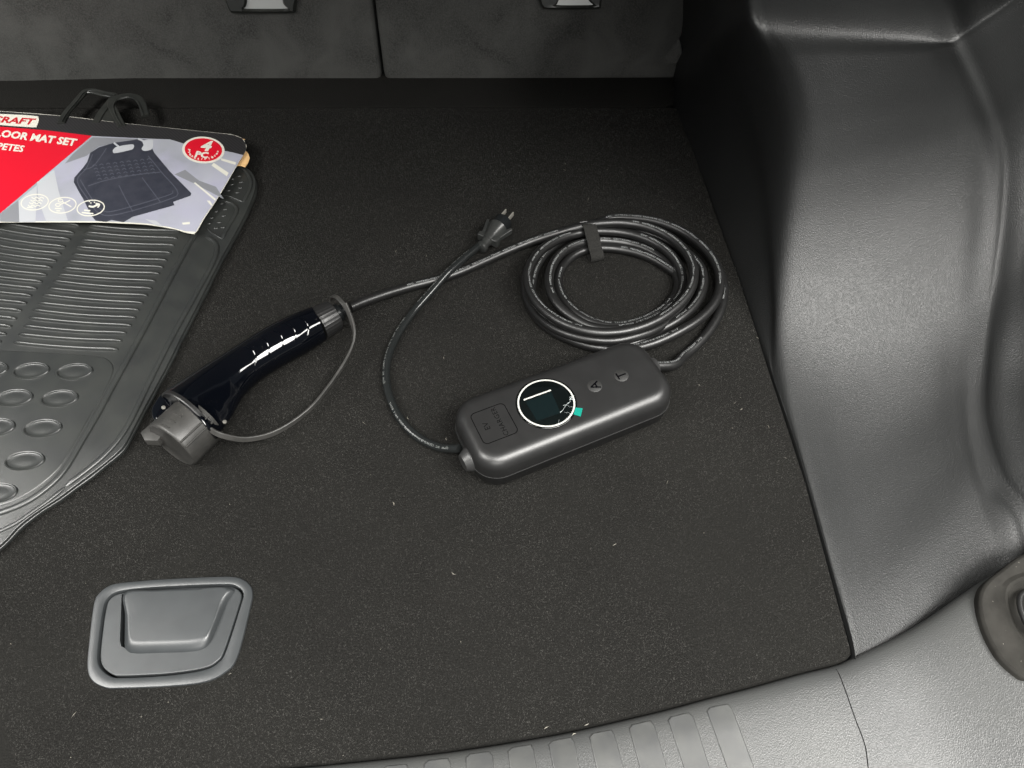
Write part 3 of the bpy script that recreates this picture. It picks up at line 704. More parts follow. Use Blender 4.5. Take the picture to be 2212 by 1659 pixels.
def stroke(pts, wid, m, dz, name='print_line', close=False):
    P = [Vector((x / 3, y / 3, 0)) for x, y in pts]; P = resample(crom(P, 6, close), n=max(8, len(pts) * 6), closed=close); V, F = [], []; n = len(P)
    for i in range(n):
        t = (P[(i + 1) % n] - P[i - 1]) if close else (P[min(i + 1, n - 1)] - P[max(i - 1, 0)]); t.normalize(); s_ = Vector((-t.y, t.x, 0)) * wid / 6
        V += [WC((P[i] + s_).x, (P[i] + s_).y, dz), WC((P[i] - s_).x, (P[i] - s_).y, dz)]
    for i in range(n if close else n - 1): j = (i + 1) % n; F.append([2 * i, 2 * i + 1, 2 * j + 1, 2 * j])
    return V, F
lines = [[(600, 1000), (560, 1090), (500, 1170), (570, 1290), (640, 1380), (760, 1390), (1100, 1290), (1150, 1240), (1050, 1120), (960, 1010)],
         [(570, 1205), (700, 1165), (900, 1130), (1040, 1115)], [(770, 1200), (810, 1280), (860, 1370)], [(920, 1150), (980, 1230), (1040, 1310)],
         [(540, 1100), (600, 1080), (650, 1020), (690, 960)], [(520, 1165), (590, 1280), (660, 1360), (750, 1365), (1090, 1265), (1120, 1235)]]
ob('printed_mat_lines', join(*[stroke(l, 5, 'pmat2', .00034) for l in lines]), 'pmat2', card)
dots = []
for r_ in range(5):
    for c_ in range(9):
        x0 = 600 + c_ * 44 + r_ * 8; y0 = 1085 - c_ * 5 + r_ * 22 - 10
        dots.append(stroke([(x0, y0), (x0 + 14, y0 - 8), (x0 + 26, y0)], 5, 'pmat2', .00034))
ob('printed_mat_studs', join(*dots), 'pmat2', card)
art('printed_pedal', r1([(735, 968), (760, 950), (850, 935), (868, 942), (866, 958), (845, 972), (750, 992), (732, 985)]), 'photo3', .00038, True)
art('printed_pedal', r1([(925, 912), (985, 905), (992, 925), (985, 965), (940, 978), (918, 965), (930, 940)]), 'photo3', .00038, True)
ob('pedal_arm', stroke([(738, 925), (775, 955)], 12, '', .0004), 'photo3', card); ob('pedal_arm', stroke([(895, 898), (930, 915)], 12, '', .0004), 'photo3', card)
# round badge
art('badge', ell(439.3, 324, 46, 29, 40, .06), 'cream', .00048)
art('badge_face', ell(439.3, 323.6, 40.5, 25, 40, .06), 'red', .00058)
def ptext(s, u, v, hu, rot, m, dz, bold=.02, shear=.25, sx=1.0, name='lettering', persp=.62, align='CENTER'):
    """flat print: text in photo units, laid on the card surface"""
    Vt, Ft = text2d(s, 1, bold, shear, align, sx); c_, s_ = math.cos(rot), math.sin(rot); V = []
    for q in Vt:
        x, y = q.x * hu, -q.y * hu * persp; V.append(WC(u + x * c_ - y * s_, v + x * s_ + y * c_, dz))
    return ob(name, (V, Ft), m, card, smooth=False)
ptext('4', 442, 325, 38, .06, 'cream', .0007, .04, .3, 1.1, persp=.78)
ptext('PC', 434, 339.5, 20, .12, 'cream', .0007, .05, .15, 1.15, persp=.85)
# curved line under the number
Vc, Fc = [], []
sarc = 'Piezas/Pièces'
for i, ch in enumerate(sarc):
    a = math.pi * (1.06 - (i + .5) / len(sarc) * 1.06) + .0; cx_, cy_ = 439 + 31 * math.cos(a), 325.0 + 18.5 * math.sin(a)
    tx, ty = math.sin(a) * 34, -math.cos(a) * 20.5; an = math.atan2(ty, tx)
    Vt, Ft = text2d(ch, 10, .3, 0); k_ = len(Vc)
    for q in Vt:
        x, y = q.x, -(q.y - 3) * .75; Vc.append(WC(cx_ + x * math.cos(an) - y * math.sin(an), cy_ + x * math.sin(an) + y * math.cos(an), .0007))
    Fc += [[j + k_ for j in f] for f in Ft]
ob('lettering', (Vc, Fc), 'cream', card, smooth=False)
ptext('CRAFT', 70, 269, 25, .07, 'dred', .0006, .035, .35, 1.2, align='RIGHT', persp=.74)
ptext('FLOOR MAT SET', 161, 315, 22.5, .125, 'cream', .0005, .04, .25, 1.12, align='RIGHT', persp=.95)
ptext('TAPETES', 49, 328, 21, .115, 'cream', .0005, .03, .25, 1.08, align='RIGHT', persp=.92)
# three round pictograms
for cx_, cy_ in ((225, 1310), (405, 1330), (588, 1348)):
    pts = [(cx_ + 88 * math.cos(t), cy_ + 50 * math.sin(t) - 8 * math.cos(t)) for t in [2 * math.pi * i / 24 for i in range(24)]]
    vf = [stroke(pts, 7, '', .0004, close=True)]
    if cx_ == 225:
        for r_ in range(4): vf.append(stroke([(205 - r_ * 8 + j * 16, 1282 + r_ * 17 + (5 if j % 2 else -4)) for j in range(6)], 6, '', .0004))
        vf.append(stroke([(175, 1345), (215, 1343)], 7, '', .0004))
    elif cx_ == 405:
        vf += [stroke([(392 + 15 * math.cos(t), 1300 + 10 * math.sin(t)) for t in [i * .8 for i in range(8)]], 6, '', .0004, close=True), stroke([(375 + 15 * math.cos(t), 1328 + 10 * math.sin(t)) for t in [i * .8 for i in range(8)]], 6, '', .0004, close=True),
               stroke([(402, 1306), (430, 1322), (462, 1340)], 7, '', .0004), stroke([(388, 1325), (430, 1310), (455, 1296)], 7, '', .0004), stroke([(355, 1350), (400, 1352)], 7, '', .0004), stroke([(365, 1366), (390, 1367)], 7, '', .0004)]
    else:
        vf += [stroke([(575, 1335), (600, 1340), (625, 1330), (640, 1322)], 12, '', .0004), stroke([(620, 1318), (645, 1325), (632, 1345)], 9, '', .0004)]
        for dx, dy in ((575, 1305), (595, 1298), (585, 1315), (608, 1310)): vf.append(stroke([(dx, dy), (dx + 8, dy)], 8, '', .0004))
        vf += [stroke([(545, 1362), (585, 1366)], 9, '', .0004), stroke([(530, 1377), (605, 1385)], 9, '', .0004)]
    ob('pictogram', join(*vf), 'cream', card)

# ------------------------------------------------------------------ plastic hanger behind the card
hg = thing('hanger_hook', 'black plastic hanging hook poking out from behind the printed card', 'hanger', W(220, 240, .02))
def zr(pts, z): return [W(x / 3, y / 3, z) for x, y in pts]
ob('frame', ribbon(crom(zr([(395, 800), (430, 735), (490, 665), (540, 607), (565, 592), (610, 593), (680, 610), (740, 622), (722, 650), (690, 690), (655, 735), (620, 800)], .023), 6), (0, 0, 1), .0035, .0125), 'hanger', hg)
ob('frame_lip', tube(crom(zr([(400, 790), (440, 725), (500, 655), (545, 600), (610, 584), (690, 602), (745, 615)], .0255), 6), .0012, 8), 'hanger', hg)
ob('hook', ribbon(crom(zr([(790, 820), (765, 770), (738, 715), (722, 680), (735, 650), (775, 630), (840, 622), (890, 636), (918, 668), (932, 705), (942, 752)], .024), 6), (0, 0, 1), .0035, .0125), 'hanger', hg)
ob('hook_lip', tube(crom(zr([(790, 815), (752, 750), (735, 690), (760, 650), (830, 633), (885, 650), (908, 690), (930, 745)], .0265), 6), .0011, 8), 'hanger', hg)
web = slab([W(x / 3, y / 3, .022) for x, y in [(610, 800), (650, 720), (715, 650), (735, 690), (760, 760), (785, 815)]], .020, .023, .0005, 2)
ob('web', web, 'hanger', hg)

# ------------------------------------------------------------------ EV charger
BC = Vector((.0613, .4856, 0)); BA = math.radians(24.5); e_ = Vector((math.cos(BA), math.sin(BA), 0)); n_ = Vector((-math.sin(BA), math.cos(BA), 0))
def BL(a, b, z): return BC + e_ * a + n_ * b + Vector((0, 0, z))
def bloc(u, v, z=.0555):
    p = W(u, v, z) - BC; return p.dot(e_), p.dot(n_)
ev = thing('ev_charger', 'black portable EV charger: control box, coiled cable, charging gun and plug on the carpet', 'charger', BC)
BLn, BW, BR = .1268, .0520, .031
def rrect(a, b, r, n=10, sx=0):
    P = []
    for cx_, cy_, a0 in ((a - r, b - r, 0), (-a + r, b - r, 90), (-a + r, -b + r, 180), (a - r, -b + r, 270)):
        for i in range(n + 1):
            t = math.radians(a0 + 90 * i / n); P.append((cx_ + r * math.cos(t), cy_ + r * math.sin(t)))
    return P
def bring(inset, z): 
    r = max(BR - inset, .004); return [BL(x, y, z) for x, y in rrect(BLn - inset, BW - inset, r)]
H = .0555
up = [bring(.0012, .0272), bring(.0002, .0278), bring(0, .0290), bring(.0006, .036)]
Rb = .0165
for i in range(1, 11):
    a = math.pi / 2 * i / 10; up.append(bring(.0006 + Rb * (1 - math.cos(a)), H - Rb + Rb * math.sin(a)) if True else 0)
up[-1] = bring(.0006 + Rb, H)
box = ob('control_box', loft(up, cap1=True), 'case', ev, angle=60)
lo = [bring(.016, .0004)]
for i in range(1, 9):
    a = math.pi / 2 * i / 8; lo.append(bring(.0015 + .012 * (1 - math.sin(a)), .0124 - .012 * math.cos(a)))
lo += [bring(.0008, .022), bring(.0006, .0262), bring(.0014, .0272)]
ob('lower_shell', loft(lo, cap0=True, cap1=True), 'case_side', box, angle=60)
ob('seam_highlight', tube(bring(-.0002, .0275) + [bring(-.0002, .0275)[0]], .0004, 6, caps=False), 'gland', box)  # paler tube painted in for the light the upper lip catches
# screen
rc = bloc(1180, 871)
def disc(r0, r1, z0, z1, m, name, par, nseg=72, c=rc):
    A = [BL(c[0] + r0 * math.cos(t), c[1] + r0 * math.sin(t), z1) for t in [2 * math.pi * i / nseg for i in range(nseg)]] if r0 else None
    Bq = lambda r, z: [BL(c[0] + r * math.cos(t), c[1] + r * math.sin(t), z) for t in [2 * math.pi * i / nseg for i in range(nseg)]]
    if r0: vf = loft([Bq(r0, z0), Bq(r0, z1), Bq(r1 - .0002, z1), Bq(r1, z1 - .0002), Bq(r1, z0)])
    else: vf = loft([Bq(r1, z0), Bq(r1, z1 - .0002), Bq(r1 - .0003, z1)], cap1=True)
    return ob(name, vf, m, par, angle=40)
disc(0, .0352, H - .001, H + .0005, 'groove', 'screen_rim', box)
sc = disc(0, .0345, H - .001, H + .0009, 'glass', 'screen', box)
disc(.0311, .0331, H, H + .00105, 'white', 'white_ring', box)
def quad(name, pts, z, m, par, th=.00015):
    P = [W(u, v, z) for u, v in pts]; return ob(name, slab(P, z - th, z, .00005, 1), m, par, smooth=False)
z1b = lambda x, y: (960 + x * .2356, 740.6 + y * .2356)
quad('display', [z1b(745, 540), z1b(980, 450), z1b(1065, 640), z1b(850, 715)], H + .00105, 'display', box)
quad('white_bar', [z1b(725, 517), z1b(973, 427), z1b(978, 438), z1b(729, 529)], H + .00110, 'white', box)
quad('green_sticker', [z1b(1203, 593), z1b(1269, 600), z1b(1249, 676), z1b(1184, 655)], H + .0014, 'green', box)
wr = []
r_ = random.Random(3)
for a, b, wd in [((1190, 480), (1150, 520), 10), ((1165, 520), (1130, 560), 7), ((1135, 545), (1100, 590), 9), ((1110, 570), (1085, 610), 8), ((1095, 600), (1065, 640), 8), ((1085, 575), (1120, 570), 5), ((1150, 510), (1190, 515), 7), ((1050, 700), (1040, 745), 5), ((1125, 575), (1180, 590), 2), ((1100, 635), (1165, 655), 2), ((1165, 485), (1145, 505), 6)]:
    P = [W(*z1b(a[0] + (b[0] - a[0]) * t + r_.uniform(-5, 5), a[1] + (b[1] - a[1]) * t + r_.uniform(-5, 5)), H + .0015 + .001 * math.sin(3.1 * t)) for t in (0, .35, .7, 1)]
    wr.append(ribbon(P, (.3, .6, .6), wd * .00006, .00012))
ob('wrinkle_glint', join(*wr), 'film_glint', box)  # pale strokes drawn where the wrinkles would catch highlights
# buttons with letters
def btext(s, c, size, m, name, dz=.0003, par=None, bold=0, space=1):
    Vt, Ft = text2d(s, size, bold, 0, 'CENTER', 1, space); V = []
    for q in Vt:
        x, y = q.x, q.y - size * .35; V.append(BL(c[0] - y, c[1] + x, H + dz))
    return ob(name, (V, Ft), m, par or box, smooth=False)
for s_, uv in (('A', z1b(1378, 395)), ('T', z1b(1622, 299))):
    c = bloc(*uv); bt = disc(0, .0086, H - .001, H + .00025, 'button', 'button', box, 40, c); btext(s_, c, .0165, 'black_print', 'button_letter', .0005, box, .0001)
lc = bloc(*z1b(455, 738)); c1 = bloc(*z1b(260, 700)); 
lo_, ln_ = .0212, .0222
fr = rrect(lo_, ln_, .006, 8); fi = rrect(lo_ - .0009, ln_ - .0009, .0052, 8)
V, F = loft([[BL(lc[0] + x, lc[1] + y, H + .0001) for x, y in fr], [BL(lc[0] + x, lc[1] + y, H + .0003) for x, y in fr], [BL(lc[0] + x, lc[1] + y, H + .0003) for x, y in fi], [BL(lc[0] + x, lc[1] + y, H + .0001) for x, y in fi]])
ob('logo_frame', (V, F), 'groove', box, angle=30)
btext('EV', bloc(*z1b(385, 765)), .0092, 'engrave', 'engraved_lettering', .0002, space=1.1)
btext('CHARGER', bloc(*z1b(505, 722)), .0083, 'engrave', 'engraved_lettering', .0002, space=1.12)
# cable glands on the box ends
lg = BL(-BLn - .002, -.012, .026)
ob('cable_gland', lathe(BL(-BLn + .002, -.014, .026), -e_ - n_ * .12, [(0, .0148), (.002, .0148), (.0035, .0140), (.0105, .0102), (.0108, .0062)], 28), 'gland', box)
ob('cable_gland', lathe(BL(BLn - .002, .014, .026), e_ + n_ * .1, [(0, .0145), (.003, .0145), (.006, .0115), (.010, .0100), (.0105, .0060)], 28), 'gland', box)

# --- charging cable
RC = .0065
z2 = lambda x, y, l: W(1097.2 + x * .2232, 449.9 + y * .2232, RC + l * 2 * RC)
zz = lambda u, v, z: W(u, v, z)
coil = [(500, 235, 1.0), (640, 195, 1.3), (780, 158, 1.7), (900, 145, 1.9), (1100, 138, 2.0), (1300, 168, 2.0), (1480, 232, 2.0), (1640, 335, 2.0), (1750, 460, 2.0), (1800, 600, 2.0), (1785, 740, 2.0), (1720, 865, 2.0), (1600, 985, 2.0), (1430, 1095, 2), (1230, 1170, 2.0), (1020, 1205, 2.0), (820, 1198, 2.0), (620, 1150, 2.0), (440, 1060, 2.0), (300, 940, 2.0), (215, 800, 2.0), (190, 665, 2.0), (225, 530, 2.0), (330, 400, 1.9), (480, 305, 1.6), (650, 250, 1.2), (820, 224, 1.0),
        (980, 222, 1.0), (1150, 240, 1.0), (1310, 285, 1.0), (1460, 355, 1.0), (1590, 460, .95), (1672, 590, .7), (1695, 720, .4), (1660, 850, .2), (1560, 970, .1), (1400, 1080, .1), (1200, 1150, .1), (980, 1175, .1), (780, 1140, .1), (620, 1060, .4), (490, 950, .8), (415, 820, 1.0), (395, 690, 1.0), (425, 560, 1.0), (510, 440, 1.0), (640, 360, .8), (790, 322, .5),
        (940, 316, .2), (1090, 326, .1), (1250, 362, 0), (1400, 425, 0), (1530, 515, 0), (1620, 625, 0), (1650, 740, 0), (1610, 860, 0), (1500, 980, 0), (1330, 1080, 0), (1130, 1140, 0), (930, 1140, 0), (760, 1080, 0), (620, 985, 0), (520, 860, 0), (480, 720, 0), (515, 590, 0), (600, 485, 0), (720, 415, 0), (850, 388, 0),
        (1000, 388, 0), (1180, 415, 0), (1380, 480, 0), (1550, 580, 0), (1680, 680, 0), (1730, 800, 0), (1700, 930, .1), (1600, 1060, .3), (1420, 1180, .7), (1200, 1250, 1.0), (1000, 1285, 1.0), (800, 1270, 1.0), (600, 1225, .9), (410, 1140, .6), (270, 1020, .3), (190, 890, .1), (165, 750, 0), (190, 600, 0), (270, 460, 0), (400, 340, 0), (560, 260, 0), (720, 215, 0), (880, 190, .0), (1100, 190, .1),
        (1350, 240, .2), (1570, 330, .4), (1740, 440, .5), (1860, 560, .5), (1895, 690, .5), (1870, 830, .5), (1790, 960, .5), (1650, 1080, .5), (1450, 1190, .3), (1250, 1290, .1), (1050, 1350, 0), (850, 1350, 0), (650, 1290, 0), (450, 1200, 0), (300, 1080, 0), (210, 930, -.0), (230, 760, 0), (270, 600, 0), (370, 440, 0), (520, 320, 0), (700, 240, 0), (860, 150, .2),
        (1000, 95, .5), (1200, 95, .8), (1420, 125, 1), (1640, 200, 1), (1810, 305, 1), (1950, 440, 1), (2035, 590, 1), (2055, 740, 1), (2020, 880, 1), (1930, 1005, 1), (1790, 1120, 1), (1600, 1225, .9), (1400, 1310, .6), (1200, 1360, .2), (1000, 1368, 0), (800, 1335, 0)]
gunend = [(757, 664, .020), (785, 652, .017), (830, 636, .013), (890, 618, .008), (950, 603, RC + .0006), (1000, 585, RC + .0006), (1050, 563, RC + .0006), (1100, 541, RC + .001), (1150, 521, .010)]
pc1 = [zz(*p) for p in gunend] + [z2(*p) for p in coil]
pc1 = resample(crom(pc1, 6), step=.004)
# smooth the hand-placed path a little
for _ in range(6): pc1 = [pc1[0]] + [pc1[i - 1] * .25 + pc1[i] * .5 + pc1[i + 1] * .25 for i in range(1, len(pc1) - 1)] + [pc1[-1]]
for p in pc1: p.z = max(p.z, RC + .0004)
cab = ob('charging_cable', tube(pc1, RC, 20), 'cable', ev, angle=80)
ex = [z2(1500, 180, -.0), z2(1750, 300, 0), z2(1930, 450, 0), z2(2040, 600, 0), z2(2085, 760, 0), z2(2075, 920, 0), z2(2020, 1070, 0), z2(1930, 1210, 0), z2(1820, 1330, 0), z2(1700, 1430, .2), zz(1456, 788, .018), BL(BLn + .004, .0145, .026), BL(BLn - .003, .014, .026)]
ex = resample(crom(ex, 6), step=.004)
for p in ex: p.z = max(p.z, RC + .0004)
ob('cable_tail', tube(ex, RC, 20), 'cable', cab, angle=80)
def wrap_text(name, path, r, s, size, gap, ang, m, par, start=0, sx=1.0, end=None, flip=False, skip=()):
    cum = [0]
    for a, b in zip(path, path[1:]): cum.append(cum[-1] + (b - a).length)
    T, R = frames(path); Vt, Ft = text2d(s, size, 0, 0, 'LEFT', sx, 1.12)
    wd = max(v.x for v in Vt); pos = start; end = end or cum[-1]
    while pos < end:
        V, F = [], []; inside = True
        for q in Vt:
            s_ = pos + q.x
            if s_ < 0.01 or s_ > end - .005: inside = False; s_ = min(max(s_, 0.01), end - .005)
            j = int(np.searchsorted(cum, s_)) - 1; j = max(0, min(j, len(path) - 2)); t = (s_ - cum[j]) / (cum[j + 1] - cum[j])
            p = path[j].lerp(path[j + 1], t); sd = R[j][0].lerp(R[j + 1][0], t); upv = R[j][1].lerp(R[j + 1][1], t)
            a = ang + (q.y - size * .35) / r
            V.append(p + (upv * math.cos(a) - sd * math.sin(a)) * (r + .00022))
        ok = {i for i, q in enumerate(Vt) if .01 < pos + q.x < end - .005}
        F = [f for f in Ft if all(i in ok for i in f)]
        if F:
            used = sorted({i for f in F for i in f}); mp = {i: k for k, i in enumerate(used)}
            ob(name, ([V[i] for i in used], [[mp[i] for i in f] for f in F]), m, par, smooth=False)
        pos += wd + gap
CT = 'EVC  H07BZ5-F/62893 EN50620 IEC123  3G2.5mm²+0.75mm²  450/750V  GB/T33594-2017  EVSCHM'
def arclen_near(path, p):
    k = min(range(len(path)), key=lambda i: (path[i] - p).length); return sum((path[i + 1] - path[i]).length for i in range(k))
s0_ = arclen_near(pc1, z2(1210, 145, 2)); s1_ = arclen_near(pc1, z2(1480, 1075, 2)); s2_ = arclen_near(pc1, z2(700, 1172, 2))
wn_ = max(v.x for v in text2d(CT, .0034, 0, 0, 'LEFT', 1, 1.12)[0]); sxt = (s1_ - s0_) / wn_
wrap_text('cable_lettering', pc1, RC, CT, .0034, s2_ - s1_, -.22, 'cprint', cab, s0_ - 2 * (s2_ - s0_), sxt)
wrap_text('cable_lettering', ex, RC, CT, .0034, .08, -.1, 'cprint', cab, -.06, sxt)
# --- power cable and plug
RP = .0053
pp = [(992, 968, .026), (975, 969, .020), (945, 965, .011), (905, 946, RP), (872, 915, RP), (850, 878, RP), (837, 840, RP), (834, 800, RP), (842, 760, RP), (862, 718, RP), (893, 674, RP + .001), (930, 632, .011), (965, 592, .0185), (1000, 560, .0195), (1030, 535, .019), (1044, 523, .018)]
pc2 = resample(crom([W(*p) for p in pp], 8), step=.004)
pcab = ob('power_cable', tube(pc2, RP, 20), 'cable2', ev, angle=80)
wrap_text('cable_lettering', pc2, RP, 'SJTW  3/C  12AWG (3.31mm²)  105°C  300V  VW-1  ROHS', .0036, .03, .55, 'cprint2', pcab, .012, 1.1)
p0 = W(1043, 531, .017); p1 = W(1106, 457, .018); ax = (p1 - p0).normalized(); sd = ax.cross(Vector((0, 0, 1))).normalized(); uv_ = sd.cross(ax)
plug = ob('plug', lathe(p0, ax, [(-.006, .0060), (-.005, .0083), (-.001, .0090), (.0002, .0086), (.0006, .0070), (.011, .0074), (.0115, .0088), (.018, .0094), (.021, .0096), (.036, .0132), (.042, .0150), (.0425, .0146), (.0426, .0132)], 36), 'plugm', ev, angle=30)
ob('plug_face', lathe(p0, ax, [(.036, .0131), (.057, .0136), (.0585, .0132), (.059, .0124)], 36), 'plugf', plug, angle=30)
def pbox(c, a, s_, u, bev=.0006):
    rings = []
    for d, k_ in ((-a, bev), (-a + bev, 0), (a - bev, 0), (a, bev)):
        rings.append([Vector(c) + ax * d + sd * x + uv_ * y for x, y in rrect(s_ - k_, u - k_, min(s_, u) * .25, 3)])
    return loft(rings, True, True)
ob('plug_shoulder', pbox(p0 + ax * .0155, .0040, .0165, .0062), 'plugm', plug, angle=30)
for s_ in (-1, 1):
    W0 = [(.016, .004), (.0165, .0160), (.0185, .0158), (.024, .0150), (.046, .0215), (.0475, .0205), (.0475, .0190), (.034, .0100), (.028, .004)]
    lay2 = []
    for u_, k_ in ((-.0040, .9), (-.0034, 1), (.0034, 1), (.0040, .96)):
        lay2.append([p0 + ax * a + sd * (s_ * b * k_) + uv_ * u_ for a, b in W0])
    ob('grip_wing', loft(lay2, True, True), 'plugm', plug, smooth=False)
ob('blade', pbox(p0 + ax * .067 + sd * -.0063 + uv_ * .004, .0090, .0008, .0032, .0003), 'tin', plug)
ob('blade', pbox(p0 + ax * .067 + sd * .0063 + uv_ * .004, .0090, .0008, .0032, .0003), 'tin', plug)
ob('ground_pin', lathe(p0 + ax * .058 + uv_ * -.006, ax, [(0, .0024), (.014, .0024), (.017, .0012)], 14), 'tin', plug)

# --- charging gun
# stations along the body: centre in the photo, visible width, direction across
st = [(688.5, 699.5, 76.5, .48, .87), (645, 722, 86, .46, .89), (599, 746, 88, .457, .89), (545, 779, 88, .48, .88), (502, 811, 95, .55, .835), (464, 843, 108, .61, .79), (433, 873, 123, .65, .76), (413, 892.5, 135, .77, .64)]
sec = []
for mu, mv, wpx, nx, ny in st:
    z = .03
    for _ in range(4):
        c = W(mu, mv, z); dep = c.y * cP + (CAM_H - c.z) * sP; hw = wpx * 1.05 / 2 * dep / FPX; z = hw * .96 + .001
    a = (mu - nx * 30, mv - ny * 30); b = (mu + nx * 30, mv + ny * 30)
    sec.append((c, hw, (W(*a, z) - W(*b, z)).normalized()))
cen = crom([s_[0] for s_ in sec], 6); hw = crom([Vector((s_[1], 0, 0)) for s_ in sec], 6); sdv = crom([s_[2] for s_ in sec], 6)
cax = Vector((-.52, -.85, .05)).normalized()       # axis of the head and cap, pointing out of the socket
def gring(c, h, s_, k=1.0, n=56, web=0):
    s_ = Vector((s_.x, s_.y, 0)).normalized(); hv = min(h * .97, c.z - .0005)
    out = []
    for i in range(n):
        t = 2 * math.pi * i / n; x, y = math.cos(t), math.sin(t)
        if x < 0 and web > 0: y *= 1 - .38 * min(web * 2.6, 1) * x * x; x = x + web * x ** 3
        out.append(c + s_ * (h * k * x) + Vector((0, 0, 1)) * (hv * k * y))
    return out
webs = [v.x for v in crom([Vector((q, 0, 0)) for q in (0, 0, 0, .02, .16, .40, .36, .27)], 6)]
rings = [gring(cen[0], hw[0].x * .9, sdv[0])] + [gring(c, h.x, s_, web=max(q, 0)) for c, h, s_, q in zip(cen, hw, sdv, webs)]
# collar the head down square to its own axis
hc_ = cen[-1]; hs_ = Vector((-cax.y, cax.x, 0)); 
rings.append(gring(hc_ + cax * .003, hw[-1].x * 1.0, sdv[-1], web=.24)); rings.append(gring(hc_ + cax * .0040, hw[-1].x * .95, sdv[-1], web=.22))
gun = ob('charging_gun', loft(rings, True, True), 'gun', ev, angle=50)
gun['label'] = 'glossy black charging gun'
def tab(pts, z0, z1, name='screw_tab'):
    P = resample(crom(xy(pts, z1), 3, True), n=50, closed=True); return ob(name, slab(P, z0, z1, .004, 5), 'gun', gun, angle=50)
tab([(372, 838), (346, 850), (331, 870), (325, 884), (329, 903), (346, 907), (372, 880)], .036, .052)
for u, v in ((486, 912), (354, 881)):
    ob('screw', lathe(W(u, v, .0480 if u > 400 else .0515), (.1, -.2, 1), [(0, .0026), (.0016, .0026), (.0022, .0020), (.0023, .0008)], 8), 'screwm', gun, angle=30)
# socket face and rim
fc = hc_ + cax * .0046
ob('socket_rim', lathe(fc, cax, [(-.003, .0372), (.001, .0378), (.0022, .0372), (.0022, .0355), (.0004, .0350)], 48), 'collar', gun)
# cap
cc = fc + cax * .0

cax2 = Vector((-.50, -.86, .06)).normalized(); Ltot = .046; cb = W(370, 963, .034) - cax2 * Ltot
capo = ob('dust_cap', lathe(cb, cax2, [(.0005, .0332), (.004, .0336), (.0045, .0328), (Ltot * .6, .0328), (Ltot - .003, .0330), (Ltot - .0008, .0322), (Ltot, .0305), (Ltot - .0008, .0290), (Ltot - .001, .02)], 56), 'cap', ev, angle=45)
# moulded lines on the cap
for k_, (u0, v0, u1, v1) in enumerate([(367, 881, 390, 895), (354, 894, 377, 908), (341, 907, 364, 921)]):
    a_ = W(u0, v0, .074); b_ = W(u1, v1, .070)
    def oncap(p, r):
        q = p - (cb); d = q.dot(cax2); rad = (q - cax2 * d); return cb + cax2 * d + rad.normalized() * r
    P = [oncap(a_.lerp(b_, t), .0330) for t in (0, .25, .5, .75, 1)]
    ob('cap_rib', tube(P, .0008, 6), 'cap', capo)
for off in (-.004, .004):
    P = []
    for t in (0.05, .3, .6, .95):
        d = Ltot * t; a = math.radians(38) 
        s_ = cax2.cross(Vector((0, 0, 1))).normalized()
        s_ = s_ if s_.x > 0 else -s_
        rad = (s_ * math.cos(a) + Vector((0, 0, 1)) * math.sin(a)).normalized(); tn = cax2.cross(rad)
        P.append(cb + cax2 * d + rad * .0332 + tn * off)
    ob('cap_rib', tube(P, .0013, 8), 'cap', capo)
tabp = [W(u, v, .038) for u, v in [(303, 934), (312, 951), (340, 952), (362, 925), (336, 905)]]
ob('pull_tab', slab(tabp, .028, .038, .001, 2), 'cap', capo)
# tether strap
sp = [(455, 928, .046), (472, 938, .044), (501, 946, .034), (533, 949, .024), (580, 940, .016), (626, 917, .013), (672, 881, .012), (707, 839, .013), (733, 802, .016), (753, 768, .021), (763, 742, .026), (765, 719, .031), (761, 696, .037), (752, 671, .044), (745, 656, .049)]
P = resample(crom([W(*p) for p in sp], 8), step=.004)
ob('tether_strap', ribbon(P, (.25, .45, .75), .0066, .0030), 'cap', capo, angle=30)
# collar, neck and ring on the cable end
j0 = cen[0]; j1 = W(729, 677, .022); cx2 = (j1 - j0).normalized(); Lc = (j1 - j0).length
colr = ob('cable_collar', lathe(j0, cx2, [(-.002, .0222), (.0015, .0224), (.0018, .0212), (.004, .0218), (Lc - .006, .0204), (Lc - .005, .0196), (Lc - .005, .012)], 60, ribs=.010), 'collar', gun, angle=25)
ob('cable_neck', lathe(j0, cx2, [(Lc - .007, .0125), (Lc + .003, .0125), (Lc + .004, .0095), (Lc + .010, .0085), (Lc + .012, .0060)], 36), 'plugf', gun)
rcn = j0 + cx2 * (Lc + .006) + Vector((0, 0, .001)); s_ = cx2.cross(Vector((0, 0, 1))).normalized(); u_ = s_.cross(cx2)
RP_ = [rcn + s_ * (.0215 * math.cos(t)) + u_ * (.0215 * math.sin(t)) for t in [2 * math.pi * i / 48 for i in range(48)]]
ob('tether_ring', ribbon(RP_, cx2, .0055, .0028, closed=True), 'cap', capo, angle=30)
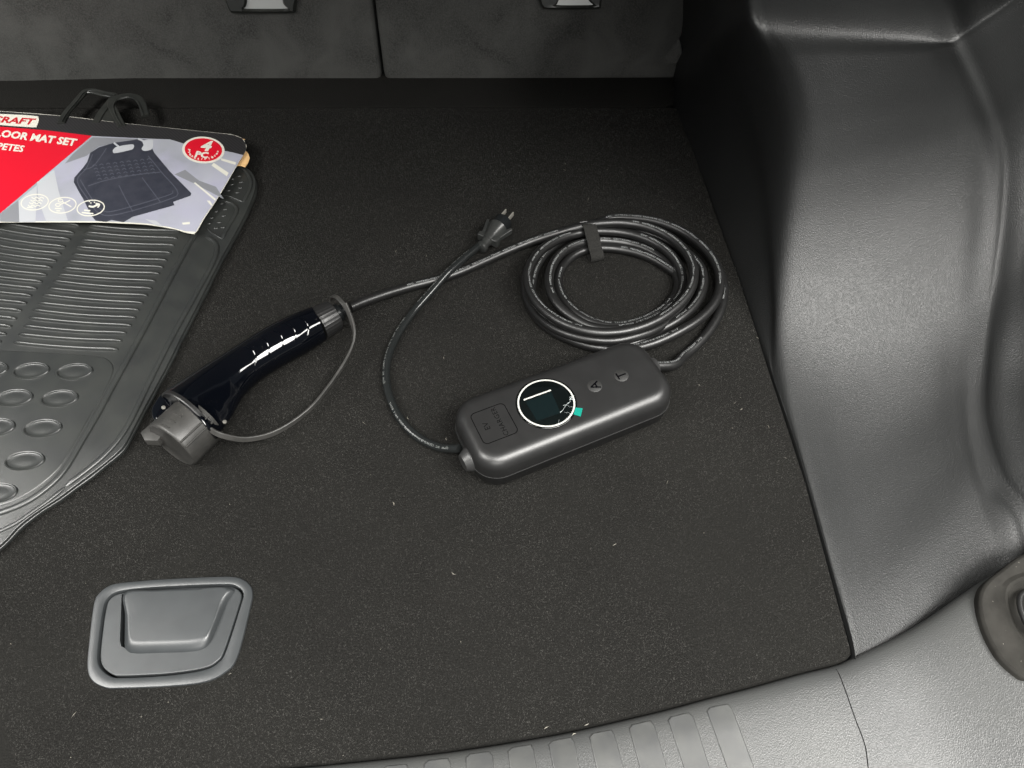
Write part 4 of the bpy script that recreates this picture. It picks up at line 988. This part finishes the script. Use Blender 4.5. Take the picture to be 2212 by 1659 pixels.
# raised grip arcs
gi = [6 + 1.6, 6 + 5, 12 + 2.6, 12 + 5.8, 18 + 3.4]
for g in [4.5, 8.0, 11.5, 14.8, 18.0]:
    i = int(g); t_ = g - i; c = cen[i].lerp(cen[i + 1], t_); h = hw[i].x * (1 - t_) + hw[i + 1].x * t_; s_ = Vector(sdv[i]).lerp(sdv[i + 1], t_); s_.z = 0; s_.normalize()
    axd = (cen[i + 1] - cen[i]).normalized(); hv = min(h * .97, c.z - .0005); Pq = []
    for k_ in range(13):
        a = math.radians(88 + 58 * k_ / 12); bulge = axd * (.0045 * math.sin(math.pi * min(k_ / 5, 1)) if k_ < 5 else 0)
        Pq.append(c + s_ * (h * 1.004 * math.cos(a)) + Vector((0, 0, 1)) * (hv * 1.004 * math.sin(a)) - axd * (.006 * math.sin(math.pi * k_ / 12)))
    ob('grip_rib', tube(Pq, .0011, 8), 'gun', gun)

# ------------------------------------------------------------------ hook-and-loop strap round the coil
far = z2(775, 125, 2.2); near = z2(862, 462, .3); far.z = near.z = 0; d = (near - far); d.z = 0; Ld = d.length; d.normalize(); side = Vector((0, 0, 1)).cross(d)
o0 = far.copy(); o0.z = 0
loop = []
for a, z in ((.004, .0008), (Ld * .5, .0006), (Ld - .002, .0008), (Ld + .002, .004), (Ld + .002, .010), (Ld - .003, .0145), (Ld * .78, .0165), (Ld * .60, .0235), (Ld * .4, .0275), (Ld * .18, .0325), (.004, .0325), (-.001, .029), (-.003, .020), (-.003, .008), (-.001, .0015)):
    loop.append(o0 + d * a + Vector((0, 0, z)))
vs = thing('cable_strap', 'black fabric hook-and-loop strap holding the coiled charging cable together', 'cable tie', (o0.x, o0.y, 0))
ob('band', ribbon(resample(crom(loop, 6, True), n=70, closed=True), side, .0195, .0024, closed=True), 'velcro', vs, angle=40)
tl = [o0 + d * (-.001) + side * s_ + Vector((0, 0, .0325 + .0008 * i)) for i, s_ in enumerate((.009, .003, -.006, -.0125))]
ob('strap_end', ribbon(crom(tl, 4), (.1, -.6, .8), .0022, .0012), 'gland', vs)
